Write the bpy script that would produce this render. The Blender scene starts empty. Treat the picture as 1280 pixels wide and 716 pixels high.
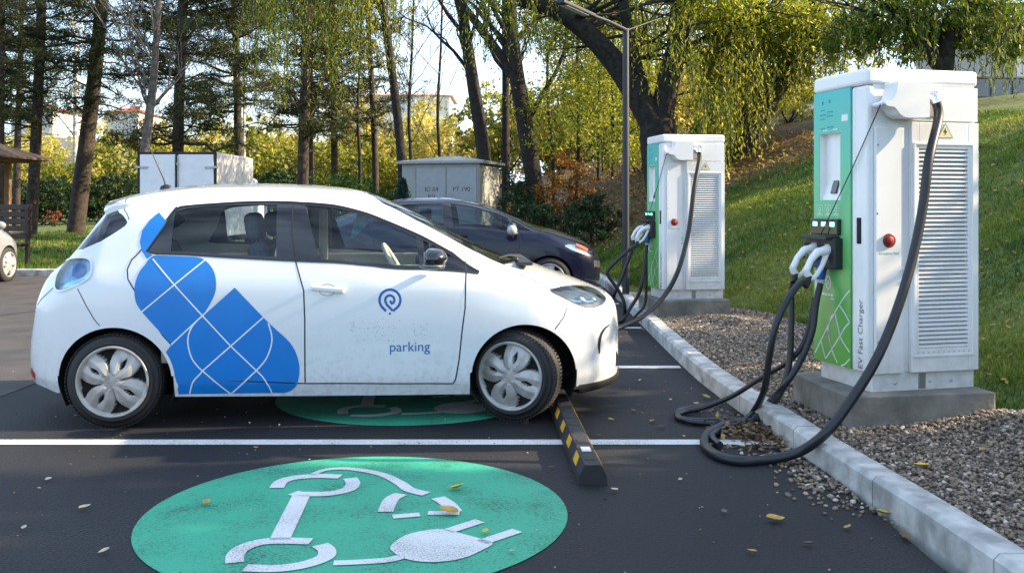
import bpy, bmesh, math, random
import numpy as np
from mathutils import Vector, Matrix
from mathutils.geometry import delaunay_2d_cdt
R = math.radians
random.seed(7); rng = np.random.default_rng(7)
SC = bpy.context.scene
COL = SC.collection

# ------------------------------------------------------------------ camera, sky, sun, exposure
CAM_H, FPX, HOR = 1.408, 1200.0, 254.0
cam_d = bpy.data.cameras.new('camera'); cam = bpy.data.objects.new('camera', cam_d); COL.objects.link(cam)
cam_d.sensor_width = 36; cam_d.lens = 36 * FPX / 1280; cam_d.shift_y = -(358 - HOR) / 1280
cam_d.clip_start = 0.05; cam_d.clip_end = 2000
cam.location = (0, 0, CAM_H); cam.rotation_euler = (R(90), 0, 0)
SC.camera = cam

SUN_EL, SUN_AZ = 27.0, 3.8             # azimuth from +x, positive = beyond the picture plane
wd = bpy.data.worlds.new('World'); SC.world = wd; wd.use_nodes = True
wn = wd.node_tree.nodes; wl = wd.node_tree.links
bg = wn['Background']; bg.inputs['Strength'].default_value = 0.15
sky = wn.new('ShaderNodeTexSky'); sky.sky_type = 'NISHITA'; sky.sun_disc = False
sky.sun_elevation = R(SUN_EL); sky.sun_rotation = R(90 - SUN_AZ); sky.air_density = 1.0; sky.dust_density = 1.5
# thin autumn cloud: white patches by direction
tc = wn.new('ShaderNodeTexCoord'); mp = wn.new('ShaderNodeMapping'); mp.inputs['Scale'].default_value = (3, 3, 6)
nz = wn.new('ShaderNodeTexNoise'); nz.inputs['Scale'].default_value = 1.6; nz.inputs['Detail'].default_value = 6
cr = wn.new('ShaderNodeValToRGB'); cr.color_ramp.elements[0].position = .40; cr.color_ramp.elements[1].position = .72
mx = wn.new('ShaderNodeMix'); mx.data_type = 'RGBA'; mx.inputs['B'].default_value = (4.2, 5.3, 6.9, 1)
wl.new(tc.outputs['Generated'], mp.inputs['Vector']); wl.new(mp.outputs['Vector'], nz.inputs['Vector'])
wl.new(nz.outputs['Fac'], cr.inputs['Fac']); wl.new(cr.outputs['Color'], mx.inputs['Factor'])
wl.new(sky.outputs['Color'], mx.inputs['A']); wl.new(mx.outputs['Result'], bg.inputs['Color'])

sun_d = bpy.data.lights.new('sun', 'SUN'); sun_d.energy = 5.0; sun_d.angle = R(0.5); sun_d.color = (1, .81, .55)
sun = bpy.data.objects.new('sun', sun_d); COL.objects.link(sun)
S = Vector((math.cos(R(SUN_AZ)) * math.cos(R(SUN_EL)), math.sin(R(SUN_AZ)) * math.cos(R(SUN_EL)), math.sin(R(SUN_EL))))
sun.rotation_euler = (-S).to_track_quat('-Z', 'Y').to_euler(); sun.location = S * 60

SC.view_settings.view_transform = 'Standard'; SC.view_settings.look = 'None'
SC.view_settings.exposure = 1.4; SC.view_settings.gamma = 1
SC.render.engine = 'CYCLES'
SC.cycles.use_denoising = True
SC.cycles.max_bounces = 8; SC.cycles.transparent_max_bounces = 16
SC.cycles.sample_clamp_indirect = 6

def at(u, v, Y):                       # photo pixel (1280x716) at depth Y -> world point
    return Vector(((u - 640) * Y / FPX, Y, CAM_H + (HOR - v) * Y / FPX))
def gnd(u, v, z=0.0):                  # photo pixel -> point on the level z
    Y = FPX * (CAM_H - z) / (v - HOR)
    return Vector(((u - 640) * Y / FPX, Y, z))

# ------------------------------------------------------------------ materials
MATS = {}
def nodes(name):
    m = bpy.data.materials.new(name); m.use_nodes = True
    nt = m.node_tree; return m, nt.nodes, nt.links, nt.nodes['Principled BSDF']
def pbr(name, col, rough=.5, metal=0, var=.12, scale=6, bump=0, bscale=60, coat=0, spec=.5, col2=None, detail=4):
    """procedural surface: base colour mottled by noise, optional fine bump"""
    if name in MATS: return MATS[name]
    m, n, l, b = nodes(name)
    c = Vector(col[:3]); c2 = Vector(col2[:3]) if col2 else c * (1 - var)
    tex = n.new('ShaderNodeTexCoord'); no = n.new('ShaderNodeTexNoise')
    no.inputs['Scale'].default_value = scale; no.inputs['Detail'].default_value = detail
    rp = n.new('ShaderNodeValToRGB'); rp.color_ramp.elements[0].position = .35; rp.color_ramp.elements[1].position = .65
    rp.color_ramp.elements[0].color = (*c2, 1); rp.color_ramp.elements[1].color = (*c, 1)
    l.new(tex.outputs['Object'], no.inputs['Vector']); l.new(no.outputs['Fac'], rp.inputs['Fac']); l.new(rp.outputs['Color'], b.inputs['Base Color'])
    b.inputs['Roughness'].default_value = rough; b.inputs['Metallic'].default_value = metal
    b.inputs['Coat Weight'].default_value = coat; b.inputs['Coat Roughness'].default_value = .06
    b.inputs['Specular IOR Level'].default_value = spec
    if bump:
        n2 = n.new('ShaderNodeTexNoise'); n2.inputs['Scale'].default_value = bscale; n2.inputs['Detail'].default_value = 3
        bp = n.new('ShaderNodeBump'); bp.inputs['Strength'].default_value = bump; bp.inputs['Distance'].default_value = .01
        l.new(tex.outputs['Object'], n2.inputs['Vector']); l.new(n2.outputs['Fac'], bp.inputs['Height']); l.new(bp.outputs['Normal'], b.inputs['Normal'])
    MATS[name] = m; return m
def glass(name, tint, gloss=.12):
    if name in MATS: return MATS[name]
    m, n, l, b = nodes(name); out = n['Material Output']
    tr = n.new('ShaderNodeBsdfTransparent'); tr.inputs['Color'].default_value = (*tint, 1)
    gl = n.new('ShaderNodeBsdfGlossy'); gl.inputs['Roughness'].default_value = .02
    lw = n.new('ShaderNodeLayerWeight'); lw.inputs['Blend'].default_value = .25
    ma = n.new('ShaderNodeMath'); ma.operation = 'MULTIPLY_ADD'; ma.inputs[1].default_value = .8; ma.inputs[2].default_value = gloss * .4
    mxs = n.new('ShaderNodeMixShader')
    l.new(lw.outputs['Fresnel'], ma.inputs[0]); l.new(ma.outputs[0], mxs.inputs['Fac'])
    l.new(tr.outputs[0], mxs.inputs[1]); l.new(gl.outputs[0], mxs.inputs[2]); l.new(mxs.outputs[0], out.inputs['Surface'])
    n.remove(b); MATS[name] = m; return m
def emit(name, col, s):
    if name in MATS: return MATS[name]
    m, n, l, b = nodes(name); b.inputs['Base Color'].default_value = (*[c * .3 for c in col], 1)
    b.inputs['Emission Color'].default_value = (*col, 1); b.inputs['Emission Strength'].default_value = s
    MATS[name] = m; return m
def leafmat(name, stops, transl=.45):
    """leaf: colour from each leaf's own 'tone', part of the light passes through"""
    if name in MATS: return MATS[name]
    m, n, l, b = nodes(name); out = n['Material Output']
    a = n.new('ShaderNodeAttribute'); a.attribute_name = 'tone'
    rp = n.new('ShaderNodeValToRGB'); el = rp.color_ramp.elements
    while len(el) < len(stops): el.new(.5)
    for i, c in enumerate(stops):
        el[i].position = i / (len(stops) - 1); el[i].color = (*c, 1)
    l.new(a.outputs['Fac'], rp.inputs['Fac'])
    b.inputs['Roughness'].default_value = .5; b.inputs['Specular IOR Level'].default_value = .3
    t = n.new('ShaderNodeBsdfTranslucent'); mxs = n.new('ShaderNodeMixShader'); mxs.inputs['Fac'].default_value = transl
    l.new(rp.outputs['Color'], b.inputs['Base Color']); l.new(rp.outputs['Color'], t.inputs['Color'])
    l.new(b.outputs[0], mxs.inputs[1]); l.new(t.outputs[0], mxs.inputs[2]); l.new(mxs.outputs[0], out.inputs['Surface'])
    MATS[name] = m; return m

# ------------------------------------------------------------------ objects
def tag(o, label=None, cat=None, group=None, kind=None):
    if label: o['label'] = label
    if cat: o['category'] = cat
    if group: o['group'] = group
    if kind: o['kind'] = kind
    return o
def thing(name, label, cat, loc=(0, 0, 0), rz=0, group=None):
    o = bpy.data.objects.new(name, None); COL.objects.link(o); o.empty_display_size = .2
    o.location = loc; o.rotation_euler = (0, 0, rz); return tag(o, label, cat, group)
def npmesh(name, V, F, mats, parent=None, smooth=True, fm=None, tone=None, normals=None, loc=None):
    """one mesh object from arrays; F: list of equal-length faces (array) or a list of lists"""
    me = bpy.data.meshes.new(name); V = np.asarray(V, dtype=np.float32)
    if isinstance(F, np.ndarray):
        nf, k = F.shape
        me.vertices.add(len(V)); me.vertices.foreach_set('co', V.ravel())
        me.loops.add(nf * k); me.loops.foreach_set('vertex_index', F.astype(np.int32).ravel())
        me.polygons.add(nf); me.polygons.foreach_set('loop_start', np.arange(0, nf * k, k, dtype=np.int32))
        me.polygons.foreach_set('loop_total', np.full(nf, k, dtype=np.int32))
        me.update(calc_edges=True)
    else:
        me.from_pydata([tuple(map(float, v)) for v in V], [], F)
    me.polygons.foreach_set('use_smooth', np.full(len(me.polygons), smooth))
    for m in (mats if isinstance(mats, (list, tuple)) else [mats]): me.materials.append(m)
    if fm is not None: me.polygons.foreach_set('material_index', np.asarray(fm, dtype=np.int32))
    if tone is not None:
        a = me.attributes.new('tone', 'FLOAT', 'FACE'); a.data.foreach_set('value', np.asarray(tone, dtype=np.float32))
    if normals is not None: me.normals_split_custom_set_from_vertices([tuple(map(float, q)) for q in normals])
    me.update()
    o = bpy.data.objects.new(name, me); COL.objects.link(o)
    if parent is not None: o.parent = parent
    if loc is not None: o.location = loc
    return o
def copy_tree(o, parent=None):
    c = o.copy(); COL.objects.link(c)
    if parent is not None: c.parent = parent
    for ch in list(o.children): copy_tree(ch, c)
    return c

class G:
    """collects shapes of ONE part"""
    def __init__(s): s.v = []; s.f = []; s.m = []; s.sm = []
    def add(s, vs, fs, m=0, smooth=False):
        k = len(s.v); s.v += [tuple(v) for v in vs]
        for f in fs: s.f.append([i + k for i in f]); s.m.append(m); s.sm.append(smooth)
    def box(s, c, d, bev=0, m=0, mat=None, seg=2):
        bm = bmesh.new(); bmesh.ops.create_cube(bm, size=1)
        for v in bm.verts: v.co = Vector((v.co.x * d[0], v.co.y * d[1], v.co.z * d[2]))
        if bev: bmesh.ops.bevel(bm, geom=bm.edges[:], offset=bev, segments=seg, profile=.5, affect='EDGES')
        M = Matrix.Translation(Vector(c)) @ (mat.to_4x4() if mat is not None else Matrix.Identity(4))
        bm.verts.index_update()
        s.add([M @ v.co for v in bm.verts], [[v.index for v in f.verts] for f in bm.faces], m); bm.free(); return s
    def tube(s, pts, r, seg=8, m=0, cap=True):
        pts = [Vector(p) for p in pts]; n = len(pts); rr = r if hasattr(r, '__len__') else [r] * n
        T = [(pts[min(i + 1, n - 1)] - pts[max(i - 1, 0)]).normalized() for i in range(n)]
        N = T[0].orthogonal().normalized(); vs = []; fs = []
        for i in range(n):
            N = (N - T[i] * N.dot(T[i])); N = N.normalized() if N.length > 1e-6 else T[i].orthogonal().normalized()
            B = T[i].cross(N)
            for j in range(seg):
                a = 2 * math.pi * j / seg; vs.append(pts[i] + (N * math.cos(a) + B * math.sin(a)) * rr[i])
        for i in range(n - 1):
            for j in range(seg):
                fs.append([i * seg + j, i * seg + (j + 1) % seg, (i + 1) * seg + (j + 1) % seg, (i + 1) * seg + j])
        s.add(vs, fs, m, True)
        if cap: s.add(vs[:seg], [list(range(seg))[::-1]], m); s.add(vs[-seg:], [list(range(seg))], m)
        return s
    def lathe(s, prof, o=(0, 0, 0), axis=(0, 0, 1), seg=24, m=0, smooth=True, cap=True):
        A = Vector(axis).normalized(); N = A.orthogonal().normalized(); B = A.cross(N); O = Vector(o)
        vs = []; fs = []
        for r, h in prof:
            for j in range(seg):
                a = 2 * math.pi * j / seg; vs.append(O + A * h + (N * math.cos(a) + B * math.sin(a)) * r)
        for i in range(len(prof) - 1):
            for j in range(seg):
                fs.append([i * seg + j, i * seg + (j + 1) % seg, (i + 1) * seg + (j + 1) % seg, (i + 1) * seg + j])
        s.add(vs, fs, m, smooth)
        if cap and prof[0][0] > 1e-4: s.add(vs[:seg], [list(range(seg))[::-1]], m)
        if cap and prof[-1][0] > 1e-4: s.add(vs[-seg:], [list(range(seg))], m)
        return s
    def ball(s, c, r, m=0, seg=14, ring=8):
        r = Vector(r) if hasattr(r, '__len__') else Vector((r, r, r)); c = Vector(c); vs = []; fs = []
        for i in range(ring + 1):
            p = math.pi * i / ring
            for j in range(seg):
                a = 2 * math.pi * j / seg
                vs.append(c + Vector((r.x * math.sin(p) * math.cos(a), r.y * math.sin(p) * math.sin(a), r.z * math.cos(p))))
        for i in range(ring):
            for j in range(seg): fs.append([i * seg + j, (i + 1) * seg + j, (i + 1) * seg + (j + 1) % seg, i * seg + (j + 1) % seg])
        s.add(vs, fs, m, True); return s
    def prism(s, poly, f, m=0, smooth=False):
        """poly: 2D points, f(p, k) -> 3D point on face k (0/1)"""
        n = len(poly); vs = [Vector(f(p, 0)) for p in poly] + [Vector(f(p, 1)) for p in poly]
        s.add(vs, [list(range(n))[::-1], list(range(n, 2 * n))], m)
        s.add(vs, [[i, (i + 1) % n, (i + 1) % n + n, i + n] for i in range(n)], m, smooth); return s
    def quad(s, a, b, c, d, m=0): s.add([a, b, c, d], [[0, 1, 2, 3]], m); return s
    def build(s, name, mats, parent=None, loc=None, rot=None):
        o = npmesh(name, np.array(s.v), s.f, mats, parent, smooth=False, fm=s.m)
        o.data.polygons.foreach_set('use_smooth', s.sm); o.data.update()
        bm = bmesh.new(); bm.from_mesh(o.data); bmesh.ops.recalc_face_normals(bm, faces=bm.faces[:]); bm.to_mesh(o.data); bm.free()
        if loc is not None: o.location = loc
        if rot is not None: o.rotation_euler = rot
        return o
def text_tris(body, size, font=None):
    c = bpy.data.curves.new('text', 'FONT'); c.body = body; c.size = size; c.align_x = 'CENTER'; c.align_y = 'CENTER'
    o = bpy.data.objects.new('text', c); COL.objects.link(o); bpy.context.view_layer.update()
    me = o.to_mesh(); vs = [(v.co.x, v.co.y) for v in me.vertices]; fs = [list(p.vertices) for p in me.polygons]
    o.to_mesh_clear(); bpy.data.objects.remove(o); return vs, fs
def ribbon(pts, w, closed=False):
    """2D polyline -> list of quads (2D)"""
    P = [Vector(p) for p in pts]; n = len(P); L = []; Rr = []
    for i in range(n):
        a = P[(i - 1) % n] if (i or closed) else P[0]; b = P[(i + 1) % n] if (i < n - 1 or closed) else P[-1]
        d = (b - a).normalized(); q = Vector((-d.y, d.x)); ww = w[i] if hasattr(w, '__len__') else w
        L.append(P[i] + q * ww / 2); Rr.append(P[i] - q * ww / 2)
    k = n if closed else n - 1
    return [(L[i], L[(i + 1) % n], Rr[(i + 1) % n], Rr[i]) for i in range(k)]
def spline(pts, n=8, closed=False):
    """Catmull-Rom through points (tuples of any dimension)"""
    P = [np.array(p, float) for p in pts]; m = len(P); out = []
    for i in range(m if closed else m - 1):
        g = lambda k: P[k % m] if closed else P[min(max(k, 0), m - 1)]
        p0, p1, p2, p3 = g(i - 1), g(i), g(i + 1), g(i + 2)
        for j in range(n):
            t = j / n
            out.append(tuple(.5 * (2 * p1 + (p2 - p0) * t + (2 * p0 - 5 * p1 + 4 * p2 - p3) * t * t + (3 * p1 - p0 - 3 * p2 + p3) * t ** 3)))
    if not closed: out.append(tuple(P[-1]))
    return out
# ================================================================== SETTING
def asphalt_mat():
    m, n, l, b = nodes('asphalt')
    t = n.new('ShaderNodeTexCoord')
    a = n.new('ShaderNodeTexNoise'); a.inputs['Scale'].default_value = 90; a.inputs['Detail'].default_value = 4
    c = n.new('ShaderNodeTexNoise'); c.inputs['Scale'].default_value = .9; c.inputs['Detail'].default_value = 6
    v = n.new('ShaderNodeTexVoronoi'); v.inputs['Scale'].default_value = 75
    r1 = n.new('ShaderNodeValToRGB'); e = r1.color_ramp.elements
    e[0].position = .36; e[0].color = (.005, .006, .008, 1); e[1].position = .70; e[1].color = (.034, .034, .037, 1)
    r2 = n.new('ShaderNodeValToRGB'); r2.color_ramp.elements[0].position = .3; r2.color_ramp.elements[0].color = (.45, .45, .48, 1)
    r2.color_ramp.elements[1].position = .75; r2.color_ramp.elements[1].color = (1.3, 1.24, 1.17, 1)
    mu = n.new('ShaderNodeMix'); mu.data_type = 'RGBA'; mu.blend_type = 'MULTIPLY'; mu.inputs['Factor'].default_value = 1
    l.new(t.outputs['Object'], a.inputs['Vector']); l.new(t.outputs['Object'], c.inputs['Vector']); l.new(t.outputs['Object'], v.inputs['Vector'])
    l.new(a.outputs['Fac'], r1.inputs['Fac']); l.new(c.outputs['Fac'], r2.inputs['Fac'])
    l.new(r1.outputs['Color'], mu.inputs['A']); l.new(r2.outputs['Color'], mu.inputs['B']); l.new(mu.outputs['Result'], b.inputs['Base Color'])
    bp = n.new('ShaderNodeBump'); bp.inputs['Strength'].default_value = .55; bp.inputs['Distance'].default_value = .004
    l.new(v.outputs['Distance'], bp.inputs['Height']); l.new(bp.outputs['Normal'], b.inputs['Normal'])
    rr = n.new('ShaderNodeMapRange'); rr.inputs['To Min'].default_value = .55; rr.inputs['To Max'].default_value = .9; b.inputs['Specular IOR Level'].default_value = .35
    l.new(c.outputs['Fac'], rr.inputs['Value']); l.new(rr.outputs['Result'], b.inputs['Roughness'])
    # oil drips and pale grit
    o = n.new('ShaderNodeTexVoronoi'); o.inputs['Scale'].default_value = .8; o.inputs['Randomness'].default_value = 1; l.new(t.outputs['Object'], o.inputs['Vector'])
    w = n.new('ShaderNodeMath'); w.operation = 'MULTIPLY_ADD'; w.inputs[1].default_value = .25; l.new(a.outputs['Fac'], w.inputs[0]); l.new(o.outputs['Distance'], w.inputs[2])
    r3 = n.new('ShaderNodeValToRGB'); q = r3.color_ramp.elements; q[0].position = .16; q[0].color = (.5, .5, .5, 1); q[1].position = .30; q[1].color = (1, 1, 1, 1); l.new(w.outputs[0], r3.inputs['Fac'])
    g1 = n.new('ShaderNodeTexVoronoi'); g1.inputs['Scale'].default_value = 38; l.new(t.outputs['Object'], g1.inputs['Vector'])
    r4 = n.new('ShaderNodeValToRGB'); q = r4.color_ramp.elements; q[0].position = .08; q[0].color = (2.6, 2.5, 2.3, 1); q[1].position = .12; q[1].color = (1, 1, 1, 1); l.new(g1.outputs['Distance'], r4.inputs['Fac'])
    prev = mu.outputs['Result']
    for rmp in (r3, r4):
        mm = n.new('ShaderNodeMix'); mm.data_type = 'RGBA'; mm.blend_type = 'MULTIPLY'; mm.inputs['Factor'].default_value = 1
        l.new(prev, mm.inputs['A']); l.new(rmp.outputs['Color'], mm.inputs['B']); prev = mm.outputs['Result']
    l.new(prev, b.inputs['Base Color'])
    return m
def paint_mat(name, col, wear=.5, thr=.62):
    """road paint, worn through to the asphalt in specks"""
    m, n, l, b = nodes(name)
    t = n.new('ShaderNodeTexCoord'); a = n.new('ShaderNodeTexNoise'); a.inputs['Scale'].default_value = 130; a.inputs['Detail'].default_value = 3
    c = n.new('ShaderNodeTexNoise'); c.inputs['Scale'].default_value = 3.5; c.inputs['Detail'].default_value = 5
    ad = n.new('ShaderNodeMath'); ad.operation = 'MULTIPLY_ADD'; ad.inputs[1].default_value = .55; ad.inputs[2].default_value = 0
    sm = n.new('ShaderNodeMath'); sm.operation = 'ADD'
    l.new(t.outputs['Object'], a.inputs['Vector']); l.new(t.outputs['Object'], c.inputs['Vector'])
    l.new(c.outputs['Fac'], ad.inputs[0]); l.new(ad.outputs[0], sm.inputs[0]); l.new(a.outputs['Fac'], sm.inputs[1])
    rp = n.new('ShaderNodeValToRGB'); e = rp.color_ramp.elements
    e[0].position = .6; e[0].color = (*col, 1); e[1].position = .98; e[1].color = (*[q * (1 - wear) * .5 + .015 for q in col], 1)
    k = e.new(thr + .22); k.color = (*[q * .82 for q in col], 1)
    l.new(sm.outputs[0], rp.inputs['Fac']); l.new(rp.outputs['Color'], b.inputs['Base Color'])
    bp = n.new('ShaderNodeBump'); bp.inputs['Strength'].default_value = .35; bp.inputs['Distance'].default_value = .003
    l.new(a.outputs['Fac'], bp.inputs['Height']); l.new(bp.outputs['Normal'], b.inputs['Normal'])
    b.inputs['Roughness'].default_value = .62
    return m
M_ASPH = asphalt_mat()
M_WHITE = paint_mat('road_white', (.72, .72, .70), .45)
M_GREEN = paint_mat('road_green', (.040, .385, .225), .62)
M_LAWN = pbr('lawn_soil', (.055, .085, .018), .9, var=.5, scale=1.5, bump=.6, bscale=40, col2=(.03, .05, .012))
M_CONC = pbr('kerb_concrete', (.54, .53, .50), .85, var=.3, scale=7, bump=.35, bscale=35, col2=(.27, .265, .25), detail=12)
M_CONC2 = pbr('plinth_concrete', (.23, .215, .185), .9, var=.3, scale=5, bump=.6, bscale=26, col2=(.125, .118, .098), detail=10)

def sheet(name, poly, z, mat, kind='structure', loc=None):
    return tag(npmesh(name, [(x, y, z) for x, y in poly], [list(range(len(poly)))], mat, smooth=False), kind=kind)
sheet('ground', [(-500, -120), (500, -120), (500, 900), (-500, 900)], -.06, M_LAWN)
sheet('parking_lot', [(-60, -14), (1.66, -14), (1.66, 19), (1.2, 26), (-7.4, 26), (-7.4, 18.6), (-60, 18.6)], 0, M_ASPH)

M_LANE = pbr('old_asphalt', (.062, .053, .050), .85, var=.4, scale=2.5, bump=.4, bscale=80, col2=(.035, .031, .031), detail=10)
sheet('driving_lane', [(-13, -10), (-3.72, -10), (-3.72, 18.5), (-13, 18.5)], .004, M_LANE)
def pip(x, y, poly):
    """vectorised point in polygon"""
    x = np.asarray(x); y = np.asarray(y); r = np.zeros(x.shape, bool); n = len(poly)
    for i in range(n):
        x0, y0 = poly[i]; x1, y1 = poly[(i + 1) % n]
        if y0 == y1: continue
        c = ((y0 > y) != (y1 > y)) & (x < (x1 - x0) * (y - y0) / (y1 - y0) + x0); r ^= c
    return r

# --- grass bank
KP = spline([(1.90, -1.5), (1.86, .8), (1.745, 3.66), (1.69, 4.44), (1.60, 5.6), (1.50, 7.1), (1.475, 8.3), (1.50, 11.4), (1.54, 14), (1.5, 17), (1.1, 22), (-.6, 28)], 6)
KY = np.array([p[1] for p in KP]); KX = np.array([p[0] for p in KP])
def kerb_x(y): return np.interp(y, KY, KX)
def foot(y):                           # where the bank starts
    return np.interp(y, [-6, 4, 6, 9.5, 11, 13, 15, 18, 22, 30, 60], [3.3, 3.3, 3.12, 3.25, 3.2, 2.4, 2.0, 1.8, 1.3, -.8, -6])
def bank_z(x, y):
    d = np.maximum(np.asarray(x) - foot(y), 0); s = .60 * d
    top = np.interp(y, [-6, 8, 12, 16, 22, 30, 42, 60], [3.3, 3.5, 3.5, 3.5, 4.4, 5.0, 4.6, 2.5])
    z = top * np.tanh(s / top * .98)
    return .125 + z + .03 * np.sin(x * 2.3 + y * 1.1) * np.minimum(d, 1)
gx = np.concatenate([np.linspace(0, 1.6, 9), np.linspace(1.8, 9, 37), np.linspace(9.6, 60, 26)])
gy = np.concatenate([np.linspace(-8, 24, 81), np.linspace(25, 90, 40)])
V = []
for y in gy:
    f0 = float(foot(y)) 
    for d in gx: V.append((f0 - .25 + d, y, float(bank_z(f0 - .25 + d, y)) - (.05 if d < .2 else 0)))
ni, nj = len(gy), len(gx)
F = np.array([[i * nj + j, i * nj + j + 1, (i + 1) * nj + j + 1, (i + 1) * nj + j] for i in range(ni - 1) for j in range(nj - 1)])
def bank_mat():
    m, n, l, b = nodes('bank_grass'); t = n.new('ShaderNodeTexCoord')
    a = n.new('ShaderNodeTexNoise'); a.inputs['Scale'].default_value = 9; a.inputs['Detail'].default_value = 6
    rp = n.new('ShaderNodeValToRGB'); e = rp.color_ramp.elements
    e[0].position = .3; e[0].color = (.035, .065, .008, 1); e[1].position = .7; e[1].color = (.13, .15, .02, 1)
    l.new(t.outputs['Object'], a.inputs['Vector']); l.new(a.outputs['Fac'], rp.inputs['Fac'])
    # leaf mould takes over from the grass on the far, wooded part of the slope
    s = n.new('ShaderNodeSeparateXYZ'); l.new(t.outputs['Object'], s.inputs['Vector'])
    m1 = n.new('ShaderNodeMath'); m1.operation = 'MULTIPLY_ADD'; m1.inputs[1].default_value = .6; l.new(s.outputs['X'], m1.inputs[0]); l.new(s.outputs['Y'], m1.inputs[2])
    m2 = n.new('ShaderNodeMath'); m2.operation = 'MULTIPLY_ADD'; m2.inputs[1].default_value = 2.2; l.new(a.outputs['Fac'], m2.inputs[0])
    mx_ = n.new('ShaderNodeMapRange'); mx_.inputs['From Min'].default_value = 6; mx_.inputs['From Max'].default_value = 9; mx_.inputs['To Max'].default_value = -9; l.new(s.outputs['X'], mx_.inputs['Value'])
    m3 = n.new('ShaderNodeMath'); m3.operation = 'ADD'; l.new(m1.outputs[0], m3.inputs[0]); l.new(mx_.outputs['Result'], m3.inputs[1]); l.new(m3.outputs[0], m2.inputs[2])
    mr = n.new('ShaderNodeMapRange'); mr.inputs['From Min'].default_value = 22.5; mr.inputs['From Max'].default_value = 23.3; l.new(m2.outputs[0], mr.inputs['Value'])
    r2 = n.new('ShaderNodeValToRGB'); e = r2.color_ramp.elements; e[0].position = .3; e[0].color = (.035, .022, .012, 1); e[1].position = .7; e[1].color = (.16, .095, .04, 1); l.new(a.outputs['Fac'], r2.inputs['Fac'])
    mi = n.new('ShaderNodeMix'); mi.data_type = 'RGBA'; l.new(mr.outputs['Result'], mi.inputs['Factor']); l.new(rp.outputs['Color'], mi.inputs['A']); l.new(r2.outputs['Color'], mi.inputs['B'])
    l.new(mi.outputs['Result'], b.inputs['Base Color']); b.inputs['Roughness'].default_value = .9
    bp = n.new('ShaderNodeBump'); bp.inputs['Strength'].default_value = .8; bp.inputs['Distance'].default_value = .03
    l.new(a.outputs['Fac'], bp.inputs['Height']); l.new(bp.outputs['Normal'], b.inputs['Normal']); return m
M_BANK = bank_mat(); M_LAWNG = pbr('lawn_grass_soil', (.13, .16, .02), .9, var=.4, scale=6, col2=(.045, .08, .01))
tag(npmesh('grass_bank', V, F, M_BANK), kind='structure')
# --- lawn at the back left
lx = np.linspace(-60, -7.6, 40); ly = np.linspace(18.75, 90, 40)
V = [(x, y, .10 + .25 * max(0, (y - 24) / 30) + .02 * math.sin(x + y)) for y in ly for x in lx]
F = np.array([[i * 40 + j, i * 40 + j + 1, (i + 1) * 40 + j + 1, (i + 1) * 40 + j] for i in range(39) for j in range(39)])
tag(npmesh('lawn', V, F, M_LAWNG), kind='structure')

# --- kerb: separate stones with open joints, one structure
g = G()
def kerb_run(P, w=.135, h=.135, stone=1.0, side=1):
    P = [Vector((p[0], p[1])) for p in P]; acc = [0]
    for a, b in zip(P, P[1:]): acc.append(acc[-1] + (b - a).length)
    def pos(s):
        i = max(0, min(int(np.searchsorted(acc, s)) - 1, len(P) - 2)); t = (s - acc[i]) / (acc[i + 1] - acc[i])
        return P[i].lerp(P[i + 1], t), (P[i + 1] - P[i]).normalized()
    s = 0
    prof = [(0, -.1), (0, h - .022), (.022, h), (w, h), (w, -.1)]
    while s < acc[-1] - .1:
        e = min(s + stone - .009, acc[-1]); vs = []; K = 4; dz = random.uniform(-.003, .003)
        for k in range(K + 1):
            p, d = pos(s + (e - s) * k / K); q = Vector((d.y, -d.x)) * side
            for (o, z) in prof: vs.append((p.x + q.x * o, p.y + q.y * o, z + dz))
        n = len(prof); fs = []
        for k in range(K):
            for j in range(n - 1): fs.append([k * n + j, k * n + j + 1, (k + 1) * n + j + 1, (k + 1) * n + j])
        fs += [list(range(n)), [K * n + j for j in range(n)][::-1]]
        g.add(vs, fs); s += stone
kerb_run(KP)
kerb_run([(-60, 18.6), (-7.4, 18.6)], side=-1); kerb_run([(-7.4, 18.6), (-7.4, 26)], side=-1)
tag(g.build('kerb', M_CONC), kind='structure')

# --- gravel strip: sheet of small stones and the loose stones lying on it
M_GRAVB = pbr('gravel_bed', (.20, .18, .155), .95, var=.6, scale=55, bump=1, bscale=70, col2=(.07, .06, .05))
ys = np.linspace(-2, 14.2, 60); V = []
ys = np.linspace(-2, 14.2, 110)
def grav_z(x, y): return .108 + .10 * np.exp(-((np.asarray(x) - 2.85) / .42) ** 2 - ((np.asarray(y) - 5.45) / .42) ** 2) + .05 * np.exp(-((np.asarray(x) - 2.3) / .3) ** 2 - ((np.asarray(y) - 10.5) / .35) ** 2) + .012 * np.sin(np.asarray(x) * 5) * np.sin(np.asarray(y) * 4)
for y in ys:
    xa, xb = float(kerb_x(y)) + .12, float(foot(y)) + .1
    for k in range(9): x = xa + (xb - xa) * k / 8; V.append((x, y, float(grav_z(x, y)) - .003))
F = [[9 * i + k, 9 * i + k + 1, 9 * i + k + 10, 9 * i + k + 9] for i in range(len(ys) - 1) for k in range(8)]
tag(npmesh('gravel_bed', V, F, M_GRAVB), kind='structure')
bm = bmesh.new(); bmesh.ops.create_icosphere(bm, subdivisions=1, radius=1); ICO_V = np.array([v.co[:] for v in bm.verts]); ICO_F = np.array([[v.index for v in f.verts] for f in bm.faces]); bm.free()
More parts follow.
